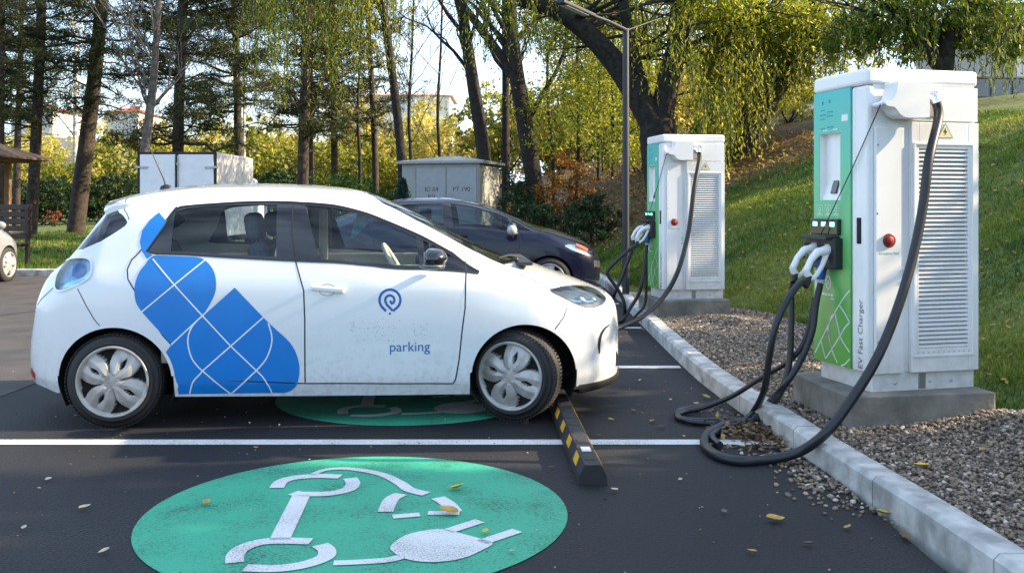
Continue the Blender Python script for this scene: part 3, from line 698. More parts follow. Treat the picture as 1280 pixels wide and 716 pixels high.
def build_white_car():
    L = ZL; car = thing('electric_car', 'white electric hatchback with big blue droplet graphic, parked against the rubber wheel stop', 'car', (0, 0, 0), R(4.0))
    # world position: rear axle (local 0,0) behind the near tyre face
    n_ = Vector((-math.sin(R(4)), math.cos(R(4)), 0)); car.location = Vector((-2.50, 5.99, 0)) + n_ * .865
    tt = lambda pts: to_t(L, pts)
    arch_r = ell(.009, .292, .368, .349) ; arch_f = ell(2.588, .292, .352, .346)
    def arch(c, rx, rz, cx): 
        up = [(cx + rx * math.cos(a), .292 + rz * math.sin(a)) for a in np.linspace(0, math.pi, 34)]
        return [(p[0], p[1]) for p in up]
    ar = arch(0, .368, .349, .009); af = arch(0, .352, .346, 2.588)
    hole_r = tt([(.377, None, -.3)] + ar + [(-.359, None, -.3)]); hole_f = tt([(2.94, None, -.3)] + af + [(2.236, None, -.3)])
    dlo_top = [(.345, 1.372), (.372, 1.384), (.45, 1.392), (.722, 1.412), (1.045, 1.416), (1.132, 1.411), (1.344, 1.395), (1.542, 1.348), (1.735, 1.274), (1.934, 1.187), (2.128, 1.082), (2.297, .966)]
    dlo_bot = [(2.29, .951), (1.936, .985), (1.55, 1.013), (1.223, 1.036), (1.038, 1.045), (.623, 1.07), (.26, 1.087), (.218, 1.094), (.193, 1.10)]
    dlo_rear = [(.23, 1.16), (.292, 1.265), (.325, 1.345)]
    top_t, bot_t, rear_t = tt(dlo_top), tt(dlo_bot), tt(dlo_rear)
    dlo = top_t + bot_t + rear_t
    g_r = tt([(.345, 1.352), (.42, 1.374), (.72, 1.395), (.985, 1.397), (1.005, 1.068), (.623, 1.088), (.345, 1.105)])
    g_f = tt([(1.165, 1.393), (1.344, 1.377), (1.542, 1.331), (1.735, 1.257), (1.885, 1.19), (1.915, 1.005), (1.55, 1.031), (1.275, 1.05)])
    g_q = tt([(1.935, 1.165), (2.07, 1.095), (2.16, 1.04), (2.0, 1.00), (1.94, 1.005)])
    ws = tt([(1.66, 1.405), (1.885, 1.290), (2.097, 1.180), (2.31, 1.068), (2.47, .995)]) + [(2.57, 6.3), (2.63, 7.2), (1.50, 7.2), (1.545, 6.5)]
    rg = tt([(-.085, 1.392), (-.03, 1.345), (.031, 1.299), (.042, 1.283), (.031, 1.262), (-.004, 1.236), (-.111, 1.164), (-.232, 1.112), (-.327, 1.08)]) + [(-.405, 7.2), (-.15, 7.2)]
    tl = tt(spline([(-.402, .972), (-.365, 1.030), (-.288, 1.055), (-.195, 1.060), (-.150, 1.035), (-.142, .968), (-.172, .925), (-.279, .873), (-.353, .855), (-.390, .885)], 4, True))
    hl = tt(spline([(2.770, .832), (2.841, .845), (2.976, .842), (3.111, .812), (3.175, .772), (3.185, .750), (3.140, .720), (3.044, .712), (2.954, .737), (2.862, .783)], 4, True))
    hood = tt([(2.50, .955), (2.60, .925), (2.70, .882), (2.775, .842)]) + tt([(2.841, .850), (2.976, .847), (3.111, .817), (3.19, .772)]) + [(3.262, 7.2), (2.64, 7.2), (2.58, 6.3)]
    mouth = tt([(3.245, .275), (3.252, .40), (3.31, .41)]) + [(3.317, 7.2), (3.317, 0.5), (3.30, .5)]
    fd = tt([(1.089, 1.405), (1.094, 1.222), (1.129, 1.033), (1.164, .921), (1.184, .857), (1.192, .667), (1.192, .266), (1.7, .258), (2.129, .252), (2.168, .415), (2.205, .734), (2.213, .955), (2.209, 1.03)]) + top_t[-2:4:-1]
    rdl = [(.345, 1.385), (.30, 1.31), (.20, 1.17), (.104, 1.051), (.082, .991), (.092, .931), (.151, .835), (.244, .681), (.313, .582), (.411, .47), (.51, .358), (.574, .317), (.659, .294), (1.192, .266)]
    rd = tt(rdl) + [p for p in fd[5::-1]] + top_t[4:0:-1]
    regions = [(None, hole_r), (None, hole_f), ('rear_glass', g_r), ('front_glass', g_f), ('corner_glass', g_q), ('trim', dlo), ('windshield', ws), ('rear_window', rg), ('tail_light', tl), ('headlight', hl), ('hood', hood), ('grille', mouth), ('front_door', fd), ('rear_door', rd)]
    V2, P = cut_skin(L, regions)
    B = (-1, 1)
    skin_part(L, V2, P['rest'], 'body', M_CARW, car, B)
    skin_part(L, V2, P['hood'], 'hood', M_CARW, car, B)
    skin_part(L, V2, P['windshield'], 'windshield', M_WIN, car, B)
    skin_part(L, V2, P['rear_window'], 'rear_window', M_BLACK, car, B)
    skin_part(L, V2, P['grille'], 'grille', M_PLAST, car, B, -.012)
    doors = {}
    for s in B:
        d = skin_part(L, V2, P['front_door'], 'door', M_CARW, car, (s,)); doors[s, 'f'] = d
        skin_part(L, V2, P['front_glass'], 'door_glass', M_WIN, d, (s,), -.004)
        e = skin_part(L, V2, P['rear_door'], 'door', M_CARW, car, (s,)); doors[s, 'r'] = e
        skin_part(L, V2, P['rear_glass'], 'door_glass', M_WIN, e, (s,), -.004)
        skin_part(L, V2, P['trim'], 'pillar_trim', M_BLACK, car, (s,))
        skin_part(L, V2, P['corner_glass'], 'corner_window', M_WIN, car, (s,), -.004)
        # lamps: reflector bowl, lens
        t = skin_part(L, V2, P['tail_light'], 'tail_light', pbr('lamp_silver', (.62, .74, .82), .25, .3, var=.2, scale=9), car, (s,), -.03)
        skin_part(L, V2, P['tail_light'], 'lens', M_LENSB, t, (s,), .004)
        patch(L, [([(-.30, 1.030), (-.215, 1.035), (-.19, .965), (-.215, .93), (-.285, .955)], 0, -.012)], 'lamp_core', pbr('blue_lamp_core', (.03, .16, .42), .2, coat=.5), t, s, step=.03)
        patch(L, [([(-.375, .905), (-.34, .872), (-.27, .89), (-.175, .94), (-.152, .975), (-.165, .985), (-.20, .945), (-.29, .915)], 0, -.010)], 'lamp_reflector', M_CHROME, t, s, step=.03)
        tb = [p for p in tl]; strips(L, [(tb + tb[:2], .013)], 'lamp_rim', M_CARW, t, (s,), .008)
        hh = skin_part(L, V2, P['headlight'], 'headlight', pbr('lamp_bowl', (.16, .22, .26), .25, .5, var=.4, scale=22), car, (s,), -.03)
        skin_part(L, V2, P['headlight'], 'lens', M_LENS, hh, (s,), .002)
        strips(L, [(hl + hl[:2], .009)], 'lamp_rim', M_PLAST, hh, (s,), .003)
        for (x, z, r_) in ((3.0, .775, .030), (3.09, .765, .024)):
            q, nn = L.pos([x], L.inv([x], [z]), s, -.018); nn = nn[0]; g = G()
            g.lathe([(r_, 0), (r_, .014), (r_ * .7, .018), (.001, .02)], q[0], nn, 18); g.build('projector', M_CHROME, hh)
        strips(L, [(tt([(2.86, .79), (2.93, .768), (3.02, .755), (3.1, .752)]), .012)], 'light_strip', pbr('blue_strip', (.10, .42, .62), .2, .3), hh, (s,), -.01)
    # gaps between panels
    front_seam = fd[:13]; rear_seam = tt(rdl)
    hs = tt([(2.50, .955), (2.60, .925), (2.70, .882), (2.775, .842)]); hf = hood[4:9]
    bs_r = tt([(-.223, .873), (-.16, .76), (-.111, .681), (-.072, .636)]); bs_f = tt([(2.904, .753), (2.85, .67), (2.789, .592)])
    roof = tt([(.345, 1.384), (.30, 1.42), (.29, 1.46)]) + [(.285, 6.6)]
    tg = tt([(-.405, .87), (-.46, .82), (-.52, .76)])
    for s in B:
        for ln, w_ in ((front_seam, .0085), (rear_seam, .008), (hs, .008), (hf, .006), (bs_r, .005), (bs_f, .005), (tg, .006), (tt([(.05, 1.30), (.0, 1.36), (-.06, 1.47)]), .005)): strips(L, [(ln, w_)], 'panel_gap', M_SEAM, car, (s,))
        strips(L, [(dlo + dlo[:1], .012)], 'window_seal', M_PLAST, car, (s,), .003)
        strips(L, [(tt(ar[1:-1]), .020)], 'arch_lip', M_CARW, car, (s,), .004); strips(L, [(tt(af[1:-1]), .020)], 'arch_lip', M_CARW, car, (s,), .004)
    # sill and lower skirts
    yo = lambda x, z: float(L.ev([x], L.inv([x], [z]))[0][0])
    for s in B:
        g = G(); liner(g, .009, .368, .349, .292, yo, .42, s); g.build('wheel_well', M_DARK, car)
        g = G(); liner(g, 2.588, .352, .346, .292, yo, .42, s); g.build('wheel_well', M_DARK, car)
    g = G(); g.box((1.29, 0, .21), (1.86, 1.52, .10), .03); g.box((-.36, 0, .30), (.40, 1.1, .10), .04); g.box((3.02, 0, .235), (.42, .95, .05), .02)
    g.box((.0, 0, .30), (.10, 1.3, .09), .02); g.box((2.55, 0, .30), (.09, 1.3, .08), .02); g.box((1.3, 0, .30), (3.3, .8, .2), .04)
    g.build('underbody', M_DARK, car)
    # front lip under the bumper
    xs = np.linspace(2.95, 3.297, 16); t0 = np.zeros(16)
    for s in B:
        g = G(); q, _ = L.pos(xs, t0, s); vs = []
        for p in q: vs += [(p[0] + .006, p[1] * 1.01, p[2] + .012), (p[0] + .010, p[1] * 1.012, p[2] - .045 + .05 * (p[0] - 2.95)), (p[0] - .04, p[1] * .9, p[2] - .04 + .05 * (p[0] - 2.95))]
        g.add(vs, [[3 * i + k, 3 * i + k + 1, 3 * i + k + 4, 3 * i + k + 3] for i in range(15) for k in (0, 1)], 0, True)
        g.build('front_lip', M_PLAST, car)
    # shade of the bumper side scoop painted as a dark crescent film; reflector
    for s in B:
        patch(L, [(spline([(3.20, .590), (3.14, .572), (3.105, .53), (3.09, .47), (3.10, .405)], 5) + spline([(3.108, .41), (3.112, .47), (3.125, .525), (3.155, .562)], 5), 0, .002)], 'scoop_shade', M_DARK, car, s, step=.03)
    patch(L, [([(-.595, .315), (-.545, .275), (-.535, .315), (-.575, .355)], 0, .003)], 'rear_reflector', M_RED, car, -1)
    # spoiler over the rear window
    g = G(); vs = []; ys = np.linspace(-.60, .60, 21)
    for y in ys:
        k = (abs(y) / .60) ** 3; zc = 1.478 - .085 * (y / .6) ** 2 ; xr = -.205 + .07 * k
        vs += [(.02, y, zc + .010), (-.08, y, zc - .003), (xr, y, zc - .035), (xr + .012, y, zc - .058), (-.03, y, zc - .05)]
    n = len(ys)
    g.add(vs, [[5 * i + k, 5 * i + k + 1, 5 * i + k + 6, 5 * i + k + 5] for i in range(n - 1) for k in range(4)] , 0, True)
    g.add(vs[:5], [[0, 1, 2, 3, 4]]); g.add(vs[-5:], [[4, 3, 2, 1, 0]])
    g.build('spoiler', M_CARW, car)
    # door handles
    for s in B:
        for (x0, z0, dd) in ((1.337, .862, doors[s, 'f']),):
            q, nn = L.pos([x0], L.inv([x0], [z0]), s, .0); q = q[0]; nn = Vector(nn[0])
            g = G(); rot = Matrix.Rotation(R(5.0), 3, 'Y')
            g.box(Vector(q) + nn * .026, (.21, .024, .034), .010, mat=rot, seg=3)
            g.box(Vector(q) + nn * .012 + Vector((-.085, 0, .008)), (.03, .03, .024), .006, mat=rot); g.box(Vector(q) + nn * .012 + Vector((.085, 0, -.008)), (.03, .03, .024), .006, mat=rot)
            h = g.build('handle', M_CARW, dd)
            strips(L, [(tt(ell(x0 - .005, z0 - .004, .052, .036, 20)) , .003)], 'handle_recess', M_SEAM, h, (s,), .001)
    # mirrors
    for s in B:
        g = G(); y = s * .99
        vs_prof = []
        g.ball((2.005, y, 1.06), (.088, .105, .066), 0, 20, 12)
        for i, v in enumerate(g.v):
            x, yy, z = v
            if x < 1.955: x = 1.955 + (x - 1.955) * .15
            if z < 1.012: z = 1.012 + (z - 1.012) * .3
            g.v[i] = (x, yy, z)
        g.box((2.045, s * .885, 1.005), (.06, .12, .025), .01)
        mo = g.build('mirror', M_BLACK, car)
        g = G(); g.ball((1.998, y + s * .012, 1.017), (.085, .098, .022), 0, 18, 8); g.build('mirror_trim', pbr('dark_chrome', (.16, .16, .17), .3, .6), mo)
        g = G(); g.box((1.953, y, 1.06), (.006, .15, .085), .003); g.build('mirror_glass', M_CHROME, mo)
    # wheels
    for (x, y, st) in ((0.004, -.862, 0), (.004, .862, 0), (2.537, -.850, -R(27)), (2.537, .850, -R(27))):
        wheel(car, x, y, .293, .195, M_WCOV, 4, st, 1.35 if x < 1 else 1.1, .755)
    # antenna
    g = G(); g.ball((.09, 0, 1.512), (.045, .025, .03)); g.tube([(.09, 0, 1.52), (.073, 0, 1.58), (-.037, 0, 1.83)], [.008, .006, .0025], 6)
    g.build('antenna', M_PLAST, car)
    # wipers at the foot of the windshield
    g = G(); g.tube([(2.66, .10, 1.005), (2.52, -.25, 1.040), (2.44, -.52, 1.035)], [.012, .009, .006], 6); g.box((2.62, -.05, 1.0), (.10, 1.05, .025), .01); g.ball((2.565, -.42, 1.02), .02)
    g.build('wiper', M_PLAST, car)
    # ---- inside
    g = G(); g.box((1.15, 0, .36), (2.3, 1.45, .04)); g.build('cabin_floor', M_DARK, car)
    for s in B:
        g = G(); g.box((1.15, s * .765, .70), (1.75, .03, .62), .012); g.box((1.45, s * .725, .82), (.9, .06, .08), .02); g.build('door_lining', M_BEIGE, car)
        g = G(); g.tube([(1.115, s * .70, .95), (1.125, s * .60, 1.38)], .035, 8); g.build('pillar_lining', M_BEIGE, car)
    for s in B:
        g = G(); y = s * .36
        g.box((1.22, y, .55), (.50, .48, .16), .06, seg=3); g.box((.90, y, .85), (.15, .47, .62), .06, mat=Matrix.Rotation(R(-13), 3, 'Y'), seg=3)
        g.tube([(.80, y - .06, 1.12), (.78, y - .06, 1.24)], .008); g.tube([(.80, y + .06, 1.12), (.78, y + .06, 1.24)], .008)
        g.box((.785, y, 1.25), (.10, .27, .19), .045, mat=Matrix.Rotation(R(-10), 3, 'Y'), seg=3)
        g.build('front_seat', M_SEAT, car)
    g = G(); g.box((.32, 0, .55), (.5, 1.2, .16), .06, seg=3); g.box((.03, 0, .84), (.16, 1.25, .60), .06, mat=Matrix.Rotation(R(-18), 3, 'Y'), seg=3)
    for y in (-.38, .38): g.box((-.06, y, 1.17), (.09, .25, .13), .04, mat=Matrix.Rotation(R(-14), 3, 'Y'))
    g.build('rear_seat', M_SEAT, car)
    g = G(); g.box((2.20, 0, .78), (.52, 1.40, .36), .10, seg=3); g.box((2.02, .0, .62), (.25, .22, .3), .04); g.box((1.90, .36, .98), (.09, .36, .10), .03); g.build('dashboard', M_SEAT, car)
    g = G(); ring = [(1.735 + .06 * math.sin(a), -.36 + .185 * math.cos(a), .93 + .175 * math.sin(a)) for a in np.linspace(0, 2 * math.pi, 25)]
    ring = [(1.75 - .095 * math.sin(a), -.36 + .185 * math.cos(a), .955 + .165 * math.sin(a)) for a in np.linspace(0, 2 * math.pi, 25)]
    g.tube(ring, .017, 8, cap=False); g.box((1.765, -.36, .945), (.05, .15, .10), .03, mat=Matrix.Rotation(R(-30), 3, 'Y')); g.tube([(1.77, -.36, .94), (2.0, -.36, .82)], .03)
    for a in (0, math.pi, -math.pi / 2): g.tube([(1.765, -.36, .95), (1.75 - .095 * math.sin(a), -.36 + .185 * math.cos(a), .955 + .165 * math.sin(a))], .015, 6)
    g.build('steering_wheel', M_BEIGE, car)
    g = G(); V0, F0 = [], []
    xs = np.linspace(.1, 1.5, 12)
    for x in xs:
        for y in np.linspace(-.5, .5, 7): g.v.append((x, y, float(np.interp(x, [p for p in L.gx], L.Z[:, 7])) - .055 - .10 * (y / .5) ** 2))
    g.f = [[i * 7 + j, i * 7 + j + 1, (i + 1) * 7 + j + 1, (i + 1) * 7 + j] for i in range(11) for j in range(6)]; g.m = [0] * len(g.f); g.sm = [True] * len(g.f)
    g.build('head_lining', M_HEAD, car)
    # blue and white folded card hanging at the far window
    g = G(); g.add([(1.41, .50, 1.36), (1.50, .49, 1.30), (1.47, .495, 1.24), (1.36, .50, 1.13), (1.345, .51, 1.15), (1.375, .52, 1.26)], [[0, 1, 2, 5], [2, 3, 4, 5]]); g.tube([(1.41, .5, 1.36), (1.40, .5, 1.43)], .003, 4)
    g.build('hanging_card', pbr('card', (.12, .50, .72), .5, var=.6, scale=12, col2=(.65, .78, .82)), car)
    # ---- graphics on the near side
    o1, o2 = .0022, .0036
    top_p = [(.237, 1.348), (.184, 1.294), (.149, 1.232), (.144, 1.16), (.161, 1.108), (.200, 1.056), (.234, 1.081), (.19, 1.098), (.212, 1.125), (.262, 1.205), (.305, 1.283)]
    mid_p = spline([(.208, 1.050), (.240, 1.076), (.272, 1.078), (.418, 1.072), (.53, 1.062), (.59, 1.022), (.628, .961), (.639, .881), (.621, .811), (.566, .712)], 4) + [(.366, .526), (.186, .726)] + spline([(.172, .745), (.147, .788), (.136, .85), (.140, .912), (.16, .975), (.194, 1.022)], 4)
    low_p = [(.755, .877), (.972, .649)] + spline([(1.02, .606), (1.095, .533), (1.138, .461), (1.158, .364), (1.143, .268), (1.105, .222), (1.06, .205)], 4) + [(.40, .205), (.392, .30), (.376, .35), (.34, .43), (.326, .468), (.366, .52), (.564, .703)]
    polys = [(top_p, 0, o1), (mid_p, 0, o1), (low_p, 0, o1)]
    lines = [[(.237, 1.056), (.732, .51), (.894, .349)], [(.894, .349), (.955, .278), (.981, .20)], [(.181, .726), (.564, 1.05)], [(.366, .523), (.564, .709), (.600, .745)], [(.972, .649), (.732, .51), (.564, .362), (.495, .284), (.469, .2)]]
    lines[1] = spline([(.894, .349), (.93, .31), (.965, .25), (.981, .205)], 4)
    lines[4] = [(.935, .69), (.732, .51), (.564, .362)] + spline([(.54, .335), (.495, .284), (.469, .208)], 4)
    lines.append(spline([(.566, .709), (.495, .636), (.468, .548), (.489, .442), (.535, .375)], 5) + [(.72, .206)] + spline([(.74, .215), (.91, .375), (.968, .463), (.988, .56), (.965, .652)], 5))
    lines.append([(.21, 1.08), (.2885, 1.272)])
    for ln in lines[:-1]:
        for q in ribbon(ln, .0085): polys.append(([tuple(a) for a in q], 1, o2))
    patch(L, polys, 'droplet_graphic', [M_BLUE, M_FILMW], car, -1, step=.045)
    # pin logo: a spiral P with a dot below
    lg = []
    cx, cz, r0 = 1.727, .792, .066
    out_ = [(cx + r0 * math.cos(a), cz + r0 * math.sin(a)) for a in np.linspace(math.radians(222), math.radians(-40), 30)] 
    path = [(1.702, .722)] + out_ + [(1.745, .724)]
    inner = [(1.745, .724), (1.706, .764)] + [(1.726 + .029 * math.cos(a), .792 + .029 * math.sin(a)) for a in np.linspace(math.radians(200), math.radians(-60), 16)] + [(1.728, .788)]
    for ln in (path[:-1] + [(1.747, .722)], inner):
        for q in ribbon(ln, .0155): lg.append(([tuple(a) for a in q], 0, .0022))
    lg.append(([(1.718, .706), (1.727, .715), (1.736, .706), (1.727, .697)], 0, .0022))
    patch(L, lg, 'pin_logo', [M_INK], doors[-1, 'f'], -1, step=.2)
    vs, fs = text_tris('parking', .088)
    P_ = np.array([(1.852 + x * 1.0, .492 + y) for x, y in vs]); q, nn = L.pos(P_[:, 0], L.inv(P_[:, 0], P_[:, 1]), -1, .0022)
    npmesh('lettering', q, fs, M_INK, doors[-1, 'f'], True)
    # specks of glue left by an old sticker
    sp = []
    for k in range(230):
        x = random.uniform(1.47, 1.97); z = random.gauss(.60, .035); r_ = random.uniform(.0015, .004)
        sp.append(([(x - r_, z), (x, z - r_), (x + r_, z), (x, z + r_)], 0 if random.random() < .6 else 1, .002))
    patch(L, sp, 'glue_residue', [M_FILMW, pbr('grey_residue', (.34, .36, .38), .8)], doors[-1, 'f'], -1, step=.2)['kind'] = 'stuff'
    return car
CAR = build_white_car()
# ================================================================== CHARGERS
def cabinet_mat():
    """powder coat with rain streaks and splashed grime at the foot"""
    m = pbr('cabinet_white', (.85, .85, .84), .4, var=.05, scale=3, coat=.1); n, l = m.node_tree.nodes, m.node_tree.links; b = n['Principled BSDF']
    src = b.inputs['Base Color'].links[0].from_socket; t = n.new('ShaderNodeTexCoord'); s = n.new('ShaderNodeSeparateXYZ'); l.new(t.outputs['Object'], s.inputs['Vector'])
    mp_ = n.new('ShaderNodeMapping'); mp_.inputs['Scale'].default_value = (26, 26, 1.1); l.new(t.outputs['Object'], mp_.inputs['Vector'])
    st = n.new('ShaderNodeTexNoise'); st.inputs['Scale'].default_value = 1; st.inputs['Detail'].default_value = 5; l.new(mp_.outputs['Vector'], st.inputs['Vector'])
    no = n.new('ShaderNodeTexNoise'); no.inputs['Scale'].default_value = 18; no.inputs['Detail'].default_value = 8; l.new(t.outputs['Object'], no.inputs['Vector'])
    mr = n.new('ShaderNodeMapRange'); mr.inputs['From Min'].default_value = .42; mr.inputs['From Max'].default_value = .0; mr.inputs['To Max'].default_value = .9; l.new(s.outputs['Z'], mr.inputs['Value'])
    mu = n.new('ShaderNodeMath'); mu.operation = 'MULTIPLY'; l.new(mr.outputs['Result'], mu.inputs[0]); l.new(no.outputs['Fac'], mu.inputs[1])
    sr = n.new('ShaderNodeMapRange'); sr.inputs['From Min'].default_value = .56; sr.inputs['From Max'].default_value = .78; sr.inputs['To Max'].default_value = .10; l.new(st.outputs['Fac'], sr.inputs['Value'])
    ad = n.new('ShaderNodeMath'); ad.operation = 'ADD'; ad.use_clamp = True; l.new(mu.outputs[0], ad.inputs[0]); l.new(sr.outputs['Result'], ad.inputs[1])
    mi = n.new('ShaderNodeMix'); mi.data_type = 'RGBA'; l.new(ad.outputs[0], mi.inputs['Factor']); l.new(src, mi.inputs['A']); mi.inputs['B'].default_value = (.36, .33, .29, 1); l.new(mi.outputs['Result'], b.inputs['Base Color']); return m
M_CABW = cabinet_mat()
M_CABG = pbr('cabinet_grey', (.50, .51, .52), .5, var=.08)
def grad_mat():
    """printed front foil: turquoise at the top running to green at the foot"""
    m, n, l, b = nodes('printed_foil'); t = n.new('ShaderNodeTexCoord'); s = n.new('ShaderNodeSeparateXYZ'); l.new(t.outputs['Object'], s.inputs['Vector'])
    mr = n.new('ShaderNodeMapRange'); mr.inputs['From Min'].default_value = .1; mr.inputs['From Max'].default_value = 1.8; l.new(s.outputs['Z'], mr.inputs['Value'])
    no = n.new('ShaderNodeTexNoise'); no.inputs['Scale'].default_value = 2.5; l.new(t.outputs['Object'], no.inputs['Vector'])
    ad = n.new('ShaderNodeMath'); ad.operation = 'MULTIPLY_ADD'; ad.inputs[1].default_value = .16; ad.inputs[2].default_value = -.08; l.new(no.outputs['Fac'], ad.inputs[0])
    sm = n.new('ShaderNodeMath'); sm.operation = 'ADD'; l.new(mr.outputs['Result'], sm.inputs[0]); l.new(ad.outputs[0], sm.inputs[1])
    rp = n.new('ShaderNodeValToRGB'); e = rp.color_ramp.elements; e[0].position = 0; e[0].color = (.12, .38, .05, 1); e[1].position = 1; e[1].color = (.06, .50, .48, 1)
    k = e.new(.38); k.color = (.14, .46, .13, 1); k = e.new(.7); k.color = (.16, .55, .32, 1)
    l.new(sm.outputs[0], rp.inputs['Fac']); l.new(rp.outputs['Color'], b.inputs['Base Color']); b.inputs['Roughness'].default_value = .35; return m
M_FOIL = grad_mat()
M_TEAL = pbr('teal_print', (.02, .30, .38), .5); M_SCREEN = pbr('grey_screen', (.10, .12, .13), .08, coat=.5)
M_LED = emit('green_display', (.25, .95, .70), 1.1); M_WPL = pbr('white_plastic', (.80, .80, .79), .35, var=.04, coat=.2); M_BPL = pbr('blue_plastic', (.01, .07, .40), .4)
M_CABLE = pbr('cable_rubber', (.014, .015, .019), .42, var=.25, scale=12, spec=.5); M_YEL = pbr('warning_yellow', (.80, .72, .42), .5); M_BUTTON = pbr('red_button', (.33, .018, .014), .55)
M_STEEL = pbr('zinc_steel', (.42, .42, .43), .4, .8, var=.2)

def build_charger(label, loc, rz):
    t = thing('fast_charger', label, 'charging station', loc, rz, 'electric car chargers on concrete plinths')
    W, D, Hh = .745, .565, 1.90
    g = G()                              # cabinet shell in panels round the front recess
    g.box(((W + .03) / 2, D / 2, .96), (W - .03 - .02, D - .02, 1.70), .006)
    g.box((.385, D / 2, .055), (.70, D - .03, .11), .004)
    g.build('cabinet', M_CABW, t)
    g = G(); g.box((W / 2 - .004, D / 2, 1.852), (W + .012, D + .014, .095), .022, seg=3); g.build('cap', M_CABW, t)
    # front: rounded white column and printed panel with a real recess
    g = G(); g.box((.022, .083, .955), (.05, .158, 1.69), .018, seg=3); g.box((.004, .128, .955), (.022, .03, 1.68), .008); c = g.build('corner_column', M_CABW, t)
    g = G(); g.box((-.004, .082, .945), (.012, .040, .155), .005); g.build('recessed_handle', M_DARK, c)
    vs, fs = text_tris('EV Fast Charger', .062)
    g = G(); g.add([(-.0042, .068 + y * 1.0, .335 + x) for x, y in vs], [f for f in fs]); g.build('lettering', pbr('navy_ink', (.02, .04, .12), .5), c)
    x0, x1 = -.008, .05; g = G(); ya, yb, za, zb = .27, .50, 1.125, 1.54
    fr = lambda y0, y1, z0, z1: g.box(((x0 + x1) / 2, (y0 + y1) / 2, (z0 + z1) / 2), (x1 - x0, y1 - y0, z1 - z0))
    fr(.166, ya, .115, 1.803); fr(yb, D, .115, 1.803); fr(ya, yb, .115, za); fr(ya, yb, zb, 1.803)
    p = g.build('front_panel', M_FOIL, t)
    g = G(); dp = .115                    # niche: side walls, roof, sloping console
    g.quad((x0 + .002, yb - .001, za), (x0 + .002, yb - .001, zb), (dp, yb - .001, zb), (dp, yb - .001, za)); g.quad((x0 + .002, ya + .001, za), (dp, ya + .001, za), (dp, ya + .001, zb), (x0 + .002, ya + .001, zb))
    g.quad((x0 + .002, ya, zb - .001), (dp, ya, zb - .001), (dp, yb, zb - .001), (x0 + .002, yb, zb - .001))
    g.quad((.012, ya, za + .002), (dp, ya, 1.46), (dp, yb, 1.46), (.012, yb, za + .002)); g.quad((dp, ya, 1.46), (dp, ya, zb), (dp, yb, zb), (dp, yb, 1.46))
    ni = g.build('niche', M_CABW, t)
    sl = Vector((dp - .012, 0, 1.46 - za)).normalized(); no = Vector((-sl.z, 0, sl.x)); rot = Matrix((sl, (0, 1, 0), -no)).transposed()
    q = lambda s_: Vector((.012, 0, za)) + sl * s_
    g = G(); g.box(q(.235) + Vector((0, .395, 0)) + no * .004, (.155, .155, .010), .002, mat=rot); g.build('screen_bezel', M_BLACK, ni)
    g = G(); g.box(q(.235) + Vector((0, .395, 0)) + no * .009, (.115, .118, .004), 0, mat=rot); g.build('screen', M_SCREEN, ni)
    g = G(); g.box(q(.085) + Vector((0, .385, 0)) + no * .006, (.085, .062, .014), .004, mat=rot); g.build('card_reader', M_BLACK, ni)
    # dock
    g = G(); g.box((-.018, .41, .962), (.034, .30, .10), .006); d = g.build('display_block', M_BLACK, t)
    for y in (.315, .41, .505):
        g = G(); g.box((-.0365, y, .978), (.004, .048, .028), .003); g.build('display', M_LED, d)
    g = G(); g.box((-.03, .405, .80), (.065, .32, .19), .008); g.box((-.05, .425, .895), (.11, .30, .022), .006); d = g.build('connector_dock', M_PLAST, t)
    # prints on the panel
    g = G(); X = x0 - .0012
    for (y, z, w, h) in ((.46, 1.735, .02, .022), (.385, 1.74, .02, .022), (.46, 1.69, .05, .006), (.38, 1.675, .07, .007), (.46, 1.66, .07, .007), (.38, 1.65, .07, .007), (.46, 1.635, .06, .006), (.46, 1.575, .05, .007), (.375, 1.58, .07, .008), (.38, 1.565, .05, .005)):
        g.quad((X, y - w / 2, z - h / 2), (X, y + w / 2, z - h / 2), (X, y + w / 2, z + h / 2), (X, y - w / 2, z + h / 2))
    g.build('small_print', M_TEAL, p)
    g = G(); g.quad((X, .19, 1.605), (X, .255, 1.605), (X, .255, 1.645), (X, .19, 1.645)); g.quad((X, .48, .545), (X, .545, .545), (X, .545, .68), (X, .48, .68))
    g.build('sticker', M_FILMW, p)
    g = G()
    for ln in ([(.17, .585), (.22, .545), (.28, .487), (.345, .415), (.41, .335)], [(.41, .335), (.48, .245), (.55, .155)], [(.28, .487), (.22, .44), (.17, .393)], [(.17, .393), (.22, .355), (.27, .30), (.36, .205), (.43, .135)], [(.33, .44), (.30, .37), (.27, .30), (.22, .25), (.17, .215)], [(.17, .175), (.22, .135), (.26, .118)], [(.41, .33), (.36, .205), (.30, .13)], [(.48, .24), (.43, .135)], [(.345, .42), (.375, .39), (.40, .30), (.36, .205)]):
        for a in ribbon(spline(ln, 4), .0085): g.quad(*[(X, y, z) for y, z in a])
    g.build('line_pattern', M_FILMW, p)['kind'] = 'stuff'; g = G()
    for a in ribbon(spline([(.40, .655), (.425, .625), (.425, .60), (.40, .575), (.375, .60), (.375, .625)], 4, True), .010, True): g.quad(*[(X, y, z) for y, z in a])
    g.quad((X, .393, .628), (X, .407, .628), (X, .412, .60), (X, .388, .60))
    g.build('drop_logo', M_FILMW, p); g = G()
    for y, w in ((.455, .022), (.425, .03), (.39, .024), (.36, .02)): g.quad((X, y - w / 2, .532), (X, y + w / 2, .532), (X, y + w / 2, .546), (X, y - w / 2, .546))
    g.quad((X, .335, .513), (X, .375, .513), (X, .375, .519), (X, .335, .519))
    g.build('caption', M_FILMW, p)['kind'] = 'stuff'; g = G()
